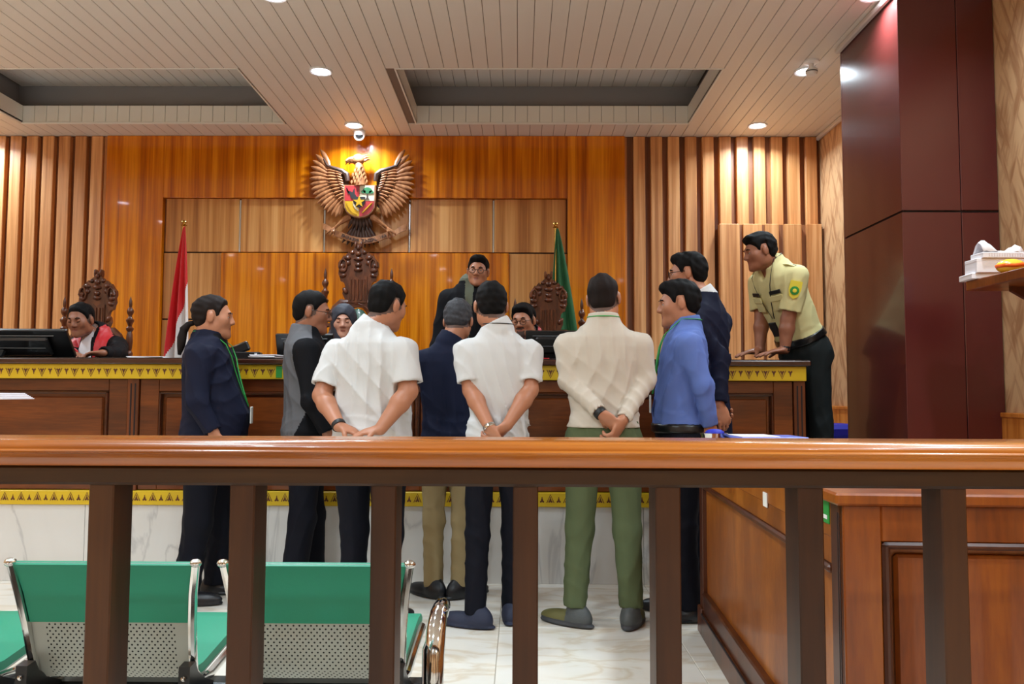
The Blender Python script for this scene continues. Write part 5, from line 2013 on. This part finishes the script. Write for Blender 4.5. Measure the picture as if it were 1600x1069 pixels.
# emblems on the fields
field_part('bull_head', 'shield_black', [(445, 455), (456, 505), (476, 492), (500, 505), (516, 470), (522, 470), (522, 515), (540, 545), (556, 552), (500, 566), (486, 552), (478, 520), (462, 520), (446, 480)], .112)
for c, r in (((640, 488), 44), ((604, 500), 22), ((676, 504), 22)):
    field_part('tree_crown', 'shield_green', [(c[0] + r * math.cos(6.2832 * k / 12), c[1] + .68 * r * math.sin(6.2832 * k / 12)) for k in range(12)], .113)
field_part('tree_trunk', 'emblem_dark', [(634, 510), (646, 510), (648, 555), (660, 572), (622, 572), (632, 555)], .112)
field_part('rice_stalk', 'shield_white', [(505, 598), (515, 596), (530, 630), (560, 672), (556, 682), (530, 660), (512, 630)], .113)
field_part('cotton_stalk', 'shield_gold', [(445, 600), (458, 598), (480, 640), (530, 690), (550, 712), (540, 716), (500, 694), (466, 650)], .113)
g = G(); g.tube([ep(640 + 52 * math.cos(6.2832 * k / 16) * .8 + 20 * math.sin(6.2832 * k / 16), 652 - 46 * math.sin(6.2832 * k / 16) * .4 - 44 * math.cos(6.2832 * k / 16), .112) for k in range(16)], .0042, 6, closed=True, up=(0, 1, 0)); E(g, 'chain_ring', 'shield_gold', sh)
inn = [(566 + 40 * math.cos(6.2832 * k / 20), 590 - 40 * math.sin(6.2832 * k / 20)) for k in range(20)]
field_part('black_escutcheon', 'shield_black', [(512, 548), (620, 548), (622, 600), (600, 634), (566, 652), (532, 634), (510, 600)], .113)
star = [(566 + (58 if k % 2 == 0 else 23) * math.sin(math.pi * k / 5), 596 - (58 if k % 2 == 0 else 23) * math.cos(math.pi * k / 5)) for k in range(10)]
field_part('star', 'shield_gold', star, .122)
# ribbon with motto
g = G()
rp = []
N = 24
for i in range(N + 1):
    t = i / N
    u = 385 + 440 * t
    v = 868 + 62 * math.sin(math.pi * t)
    rp.append((u, v))
vs = []; fs = []
for (u, v) in rp:
    t = (u - 385) / 440
    d = .062 + .020 * math.sin(math.pi * t)
    for vv, dd in ((v - 6, d), (v + 50, d), (v + 50, d - .02), (v - 6, d - .02)):
        vs.append(ep(u, vv, dd))
for i in range(N):
    for j in range(4):
        fs.append((i * 4 + j, i * 4 + (j + 1) % 4, (i + 1) * 4 + (j + 1) % 4, (i + 1) * 4 + j))
fs += [(0, 1, 2, 3), (N * 4 + 3, N * 4 + 2, N * 4 + 1, N * 4)]
g.add(vs, fs)
rb = E(g, 'ribbon', 'emblem_wood')
for sx in (1, -1):
    g = G()
    rr = [(392, 872), (330, 850), (270, 806), (215, 782)] if sx == 1 else [(392, 872), (330, 850), (270, 812), (215, 790)]
    vs = []; fs = []
    for i, (u, v) in enumerate(rr):
        d = (.05, .035, .05, .04)[i]
        for vv, dd in ((v - 4, d), (v + 52, d), (v + 52, d - .014), (v - 4, d - .014)):
            P = ep(u, vv, dd); vs.append((P.x * sx + (ep(605, 0).x * 2 if sx == -1 else 0), P.y, P.z))
    for i in range(3):
        for j in range(4):
            fs.append((i * 4 + j, i * 4 + (j + 1) % 4, (i + 1) * 4 + (j + 1) % 4, (i + 1) * 4 + j))
    fs += [(0, 1, 2, 3), (15, 14, 13, 12)]
    g.add(vs, fs); E(g, 'ribbon_end', 'emblem_wood', rb)
motto = 'BHINNEKA TUNGGAL IKA'
cv = bpy.data.curves.new('letter_shape', 'FONT')


def text_mesh(ch, size, depth):
    c = bpy.data.curves.new('t', 'FONT'); c.body = ch; c.size = size; c.extrude = depth; c.align_x = 'CENTER'; c.resolution_u = 2
    o = bpy.data.objects.new('t', c); col.objects.link(o)
    me = bpy.data.meshes.new_from_object(o.evaluated_get(bpy.context.evaluated_depsgraph_get()))
    bpy.data.objects.remove(o); bpy.data.curves.remove(c)
    return me


bpy.data.curves.remove(cv)
letters = {}
for i, ch in enumerate(motto):
    if ch == ' ':
        continue
    if ch not in letters:
        letters[ch] = text_mesh(ch, .040, .003); letters[ch].materials.append(MATS['emblem_dark'])
    t = (i + .8) / (len(motto) + .6)
    u = 385 + 440 * t; v = 868 + 62 * math.sin(math.pi * t) + 38
    P = ep(u, v, .0655 + .020 * math.sin(math.pi * t))
    o = link_mesh('letter', letters[ch], rb, tuple(P), (R(90), math.atan(62 * math.pi / 440 * math.cos(math.pi * t)), 0))

# ================================================================== flags
def flag(px, py, label, cols, width, lean):
    top = at(px, py, 6.72)
    e = empty('flag', (top.x, 6.72, Z_DAIS), 0, label, 'flag')
    H = top.z - Z_DAIS
    g = G(); g.lathe([(.15, 0), (.15, .02), (.05, .05), (.03, .09)], n=20); E(g, 'base', 'brass', e)
    g = G(); g.lathe([(.0125, .05), (.0125, H - .05)], n=10); E(g, 'pole', 'brass', e)
    g = G(); g.lathe([(.012, H - .05), (.024, H - .045), (.012, H - .035), (.010, H - .028), (.022, H - .018), (.020, H - .008), (.004, H)], n=12); E(g, 'finial', 'brass', e)
    # hanging folded cloth
    n, m = 70, 80
    z0, z1 = H - .055, .72
    g = G(); vs = []; fs = []
    for i in range(m + 1):
        t = i / m
        z = z0 + (z1 - z0) * t
        w = width * (t ** .8) * (1 - .12 * max(0, t - .75) / .25) + .012
        for j in range(n + 1):
            s_ = j / n
            x = w * (lean - s_) + .012
            y = -.02 - .055 * t * math.sin(s_ * 14.0 + 1.2 * t) - .03 * t * math.sin(s_ * 5 + .4)
            vs.append((x, y, z - .05 * s_ * t))
    for i in range(m):
        for j in range(n):
            g.mi = 0 if len(cols) == 1 else (0 if (j / n) > .30 + .0 * i else 0)
            t, s_ = (i + .5) / m, (j + .5) / n
            if len(cols) == 2:
                g.mi = 1 if s_ < (t - .36) * 2.1 else 0
            g.add([], []); fs = (i * (n + 1) + j, i * (n + 1) + j + 1, (i + 1) * (n + 1) + j + 1, (i + 1) * (n + 1) + j)
            g.f.append(fs); g.m.append(g.mi)
    g.v = vs
    o = E(g, 'cloth', cols, e, 'all')
    sm = o.modifiers.new('thickness', 'SOLIDIFY'); sm.thickness = .003
    return e


flag(288, 344, 'red and white flag hanging on a pole behind the bench', ['flag_red', 'flag_white'], .245, .36)
flag(868, 347, 'dark green flag hanging on a pole behind the right carved chair', ['flag_green'], .30, .72)

# ================================================================== monitors on the bench
def monitor(name, px0, px1, py0, py1, Y, tilt, label, rz=0.0, stand='arm'):
    a, b = at(px0, py1, Y), at(px1, py0, Y)
    w = b.x - a.x
    cx = (a.x + b.x) / 2
    top = b.z
    e = empty(name, (cx, Y, ZT1), rz, label, 'monitor', 'computer monitors on the bench')
    hz = top - ZT1
    h = (hz - .022) / math.cos(tilt)
    M = Matrix.Translation((0, 0, hz)) @ Matrix.Rotation(tilt, 4, 'X') @ Matrix.Translation((0, 0, -h))
    g = G(); g.bbox(-w / 2, w / 2, -.012, .012, 0, h, .004, M=M); pn = E(g, 'panel', 'black_plastic', e, False)
    g = G(); g.bbox(-w * .36, w * .36, -.045, -.012, .03, h * .80, .012, M=M); E(g, 'back_shell', 'black_plastic', pn, False)
    g = G(); g.bbox(-w * .40, w * .40, -.020, -.010, h * .80, h * .83, .003, M=M); E(g, 'vent_ridge', 'grey_plastic', pn, False)
    g = G(); g.bbox(-w * .33, w * .33, -.049, -.043, h * .46, h * .48, .002, M=M); E(g, 'vent_ridge', 'grey_plastic', pn, False)
    g = G(); g.bbox(-w / 2 + .012, w / 2 - .012, .0115, .0128, .02, h - .014, .0005, M=M); E(g, 'screen', 'glass_dark', pn, False)
    p0 = M @ Vector((0, -.045, h * .35))
    g = G(); g.tube([p0, (p0 + Vector((0, .03, .02))) / 2, (0, .02, .012)], [.022, .02, .02], 8); E(g, 'stand_neck', 'black_plastic', e)
    g = G(); g.lathe([(.11, 0), (.11, .008), (.03, .014)], (0, .02, 0), 20); E(g, 'stand_base', 'black_plastic', e)
    return e


mo = monitor('monitor', -110, 104, 515, 560, 5.08, R(38), 'large black monitor tilted back at the left end of the bench', 0)
monitor('monitor', 430, 521, 522, 560, 5.10, R(20), 'black monitor between the vest man and the white-shirted man')
monitor('monitor', 821, 930, 517, 560, 5.06, R(14), 'black monitor in front of the judge with goatee')

# small things on the bench top ------------------------------------------------
def bench_pt(px, Y):
    return Vector(((px - VPX) / F_PX * Y, Y, ZT1))


def sheets(name, px, Y, w, d, n, rz, label, mat='white_paper', z=None, cat='papers'):
    p = bench_pt(px, Y)
    e = empty(name, (p.x, p.y, ZT1 if z is None else z), rz, label, cat)
    rg = random.Random(int(px * 7))
    for k in range(n):
        M = Matrix.Translation((rg.uniform(-.006, .006), rg.uniform(-.006, .006), k * .0042)) @ Matrix.Rotation(rg.uniform(-.05, .05), 4, 'Z')
        g = G(); g.bbox(-w / 2, w / 2, -d / 2, d / 2, .0002, .004, .0008, M=M); E(g, 'sheet', mat if k % 3 else 'paper_shade', e, False)
    return e


sheets('paper_stack', 238, 5.05, .21, .29, 3, .1, 'low stack of white papers on the bench left of the ponytail man')
sheets('paper_stack', 420, 4.90, .16, .21, 5, -.12, 'small stack of white papers on the bench beside the black case')
# open black camera case
p = bench_pt(383, 5.02)
e = empty('camera_case', p, R(8), 'open black case with silver rim on the bench beside the ponytail man', 'case')
g = G(); g.bbox(-.09, .09, -.05, .05, 0, .045, .006); E(g, 'case_box', 'black_plastic', e, False)
M = Matrix.Translation((-.03, .03, .045)) @ Matrix.Rotation(R(-24), 4, 'Y')
g = G(); g.bbox(-.075, .055, -.02, .02, -.004, .055, .008, M=M); ld = E(g, 'case_lid', 'black_plastic', e, False)
g = G(); g.bbox(-.07, .05, -.022, -.018, .046, .053, .002, M=M); E(g, 'lid_rim', 'chrome', ld, False)
for px, h_, m_, lab in ((398, .035, 'white_paper', 'tiny white bottle on the bench beside the black case'), (409, .022, 'label_white', 'tiny pale cup on the bench near the paper stack')):
    p = bench_pt(px, 4.96)
    e = empty('bottle' if h_ > .03 else 'cup', p, 0, lab, 'bottle' if h_ > .03 else 'cup')
    g = G(); g.lathe([(.014, 0), (.015, h_ * .6), (.008, h_ * .8), (.008, h_)], n=12); E(g, 'container', m_, e)
    g = G(); g.lathe([(.009, h_), (.009, h_ + .006)], n=12); E(g, 'cap', 'grey_plastic', e)
p = bench_pt(1137, 5.0)
e = empty('name_block', p, 0, 'small dark wooden block on the bench behind the navy suit man', 'block')
g = G(); g.bbox(-.016, .016, -.012, .012, 0, .045, .003); E(g, 'block', 'bench_dark', e, False)
g = G(); g.bbox(-.012, .012, -.0135, -.0118, .012, .036, .0006); E(g, 'block_plate', 'brass', e, False)

# ================================================================== things on the side desk
def desk_pt(px, Y):
    return Vector(((px - VPX) / F_PX * Y, Y, DH))


p = desk_pt(1192, 3.55)
e = empty('folder_stack', p, R(4), 'blue and purple case folders with white sheets on the side desk', 'folders')
zz = 0
for k, (m_, th, w_) in enumerate((('folder_purple', .014, .29), ('folder_blue', .016, .31), ('folder_blue', .016, .30))):
    g = G(); g.bbox(-w_ / 2 + .006 * k, w_ / 2, -.11, .11, zz, zz + th, .005); E(g, 'folder', m_, e, False)
    zz += th
g = G(); g.bbox(-.13, .03, -.10, .09, zz, zz + .004, .001); E(g, 'sheet', 'white_paper', e, False)
p = desk_pt(1217, 3.2)
e = empty('loose_papers', p, R(-6), 'crumpled white papers lying on the side desk near the railing', 'papers')
for k in range(3):
    g = G()
    vs = []; fs = []
    for i in range(7):
        for j in range(5):
            vs.append((-.16 + i * .052 + .02 * k, -.07 + j * .035, .002 + .004 * k + .012 * abs(math.sin(i * 1.3 + k * 2 + j * .4)) * (1 if i > 2 else .3)))
    for i in range(6):
        for j in range(4):
            fs.append((i * 5 + j, i * 5 + j + 1, (i + 1) * 5 + j + 1, (i + 1) * 5 + j))
    g.add(vs, fs)
    o = E(g, 'sheet', 'white_paper', e, 'all')
    o.modifiers.new('thickness', 'SOLIDIFY').thickness = .0015
p = desk_pt(1113, 3.62)
e = empty('candy_bowl', p, 0, 'small silver bowl with blue cloth inside on the side desk', 'bowl')
g = G(); g.lathe([(.038, 0), (.050, .02), (.056, .045), (.060, .055), (.054, .055), (.048, .034), (.002, .03)], n=20); E(g, 'bowl', 'chrome', e)
g = G(); g.ell((.006, 0, .055), (.042, .042, .018), 14, 8); E(g, 'blue_cloth', 'blue_fabric', e)

# ================================================================== blue chair beyond the side desk
zb_ = at(1316, 663, 6.2).z
e = empty('padded_stool', (2.27, 6.25, Z_DAIS), 0, 'blue padded stool on the dais between the guard and the red column', 'stool')
hb = zb_ - Z_DAIS
g = G(); g.bbox(-.23, .23, -.22, .22, hb - .105, hb, .03); E(g, 'seat', 'blue_fabric', e, False)
g = G(); g.bbox(-.22, .22, -.21, .21, hb - .125, hb - .106, .004); E(g, 'seat_board', 'black_plastic', e, False)
for sx in (-1, 1):
    for sy in (-1, 1):
        g = G(); g.tube([(sx * .20, sy * .19, 0), (sx * .19, sy * .18, hb - .12)], .014, 8); E(g, 'leg', 'chrome', e)

# ================================================================== wall shelf on the right
XS, YS1 = 2.108, 3.93
zs_ = at(1511, 455, YS1).z
zt_ = zs_ + .045
e = empty('wall_shelf', (XR, 3.3, zs_), 0, 'brown wooden wall shelf carrying white boxes at the right edge', 'shelf')
g = G(); g.bbox(XS - XR, -.002, -.75, YS1 - 3.3, 0, .045, .004); E(g, 'board', 'desk_wood', e, False)
for yy in (-.5, .45):
    g = G(); g.prism([(-.002, 0), (-.34, 0), (-.34, -.02), (-.03, -.2), (-.002, -.2)], yy, yy + .025, 'XZ'); E(g, 'shelf_bracket', 'desk_dark', e, False)


def carton(name, x0, w, y0, d, z0, h, label, rz=0, mat='white_paper'):
    e = empty(name, (x0 + w / 2, y0 + d / 2, z0), rz, label, 'box', 'white boxes on the wall shelf')
    g = G(); g.bbox(-w / 2, w / 2, -d / 2, d / 2, 0, h, .002); b = E(g, 'carton', mat, e, False)
    g = G(); g.bbox(-w / 2 - .0006, w / 2 + .0006, -d / 2 - .0006, d / 2 + .0006, h * .80, h * .815, .0003); E(g, 'lid_seam', 'paper_shade', b, False)
    return e


carton('flat_box', 2.085, .22, 3.82, .125, zt_, .026, 'thin white box at the bottom of the wall shelf stack', R(-3))
carton('paper_carton', 2.098, .22, 3.81, .105, zt_ + .0265, .066, 'plain white carton in the middle of the wall shelf stack')
te = carton('tissue_box', 2.118, .205, 3.80, .10, zt_ + .0930, .026, 'white dotted tissue box on top of the wall shelf stack', R(2))
g = G()
vs = []; fs = []
for i in range(13):
    for j in range(5):
        u, v = i / 12, j / 4 - .5
        hgt = .060 * max(0, 1 - abs(u - .12) * 3.2) + .034 * max(0, 1 - abs(u - .92) * 3.5) + .012
        vs.append((-.095 + u * .19, v * .085, .026 + hgt * (1 - .9 * (2 * v) ** 2) + .003 * math.sin(i * 2.1 + j)))
for i in range(12):
    for j in range(4):
        fs.append((i * 5 + j, i * 5 + j + 1, (i + 1) * 5 + j + 1, (i + 1) * 5 + j))
g.add(vs, fs)
o = E(g, 'tissue', 'white_paper', te, 'all'); o.modifiers.new('thickness', 'SOLIDIFY').thickness = .0012
for k in range(14):
    for zz in (.007, .015):
        g = G(); g.bbox(-.075 + k * .012, -.071 + k * .012, -.0515, -.0495, zz, zz + .004, .0003); E(g, 'print_dot', 'paper_shade', te, False)
plain('sweet_orange', (226, 98, 24), 0.25, coat=0.4)
plain('sweet_yellow', (240, 200, 60), 0.25, coat=0.4)
e = empty('snack_pack', (2.175, 3.68, zt_), R(-8), 'shiny orange and yellow snack packet on the wall shelf', 'packet')
g = G(); g.ell((0, 0, .034), (.062, .04, .034), 16, 10); E(g, 'wrapper', 'sweet_yellow', e)
g = G(); g.tube([(-.063, -.004, .034), (-.035, -.037, .036), (0, -.043, .034), (.035, -.037, .038), (.063, -.004, .036)], .008, 8, 1.0); E(g, 'orange_stripe', 'sweet_orange', e)

# ================================================================== papers on a stand at the left edge
zc_ = at(10, 624, 3.15).z
e = empty('side_cabinet', (-2.37, 3.02, 0), 0, 'brown wooden side cabinet just outside the left edge of view', 'cabinet')
g = G(); g.bbox(-.28, .28, -.20, .20, .06, zc_ - .025, .004); bd = E(g, 'body', 'desk_wood', e, False)
g = G(); g.bbox(-.30, .30, -.22, .22, zc_ - .025, zc_, .005); E(g, 'top', 'desk_wood', e, False)
g = G(); g.bbox(-.26, .26, -.18, .18, 0, .06, .003); E(g, 'plinth', 'desk_dark', e, False)
for sx in (-1, 1):
    g = G(); g.bbox(min(sx * .01, sx * .27), max(sx * .01, sx * .27), -.215, -.20, .08, zc_ - .05, .004); d_ = E(g, 'door', 'desk_panel', e, False)
    g = G(); g.lathe([(.008, 0), (.012, .015), (.004, .02)], n=10, M=Matrix.Translation((sx * .04, -.215, .6)) @ Matrix.Rotation(R(90), 4, 'X')); E(g, 'knob', 'brass', d_)
e = empty('document_pile', (-2.10, 3.10, zc_), R(3), 'pile of white documents poking into view at the left edge', 'papers')
xr_ = at(27, 622, 3.10).x + 2.10
for k in range(6):
    g = G(); g.bbox(-.18 + .004 * k, xr_ - .007 * k, -.11, .11, k * .004 + .0002, k * .004 + .0038, .0008); E(g, 'sheet', 'white_paper' if k % 2 else 'paper_shade', e, False)

# ================================================================== dome camera and detector on the ceiling
p = at(562, 216, 6.88)
e = empty('dome_camera', (p.x, 6.88, CEIL), 0, 'small white dome security camera hanging above the eagle emblem', 'camera')
g = G(); g.lathe([(.050, -.001), (.050, -.03), (.046, -.045), (.034, -.045), (.034, -.035)], n=20); E(g, 'housing', 'lamp_trim', e)
g = G(); g.ell((0, -.012, -.046), (.033, .033, .030), 16, 10); E(g, 'dome', 'black_plastic', e)
g = G(); g.tube([(.040 * math.cos(6.2832 * k / 16), -.02 + .0 * k, -.045 + .040 * math.sin(6.2832 * k / 16)) for k in range(16)], .006, 6, closed=True, up=(0, 1, 0)); E(g, 'lens_ring', 'lamp_trim', e)
p = at(1268, 122, 5.40)
e = empty('smoke_detector', (p.x, 5.40, CEIL), 0, 'small white detector hanging from the ceiling beside a lamp, near the column', 'detector')
g = G(); g.lathe([(.05, -.001), (.05, -.012), (.016, -.02), (.014, -.05), (.036, -.058), (.040, -.075), (.034, -.095), (.004, -.10)], n=20); E(g, 'housing', 'lamp_trim', e)
g = G(); g.lathe([(.0405, -.070), (.0405, -.078)], n=20); E(g, 'vent_band', 'grey_plastic', e)
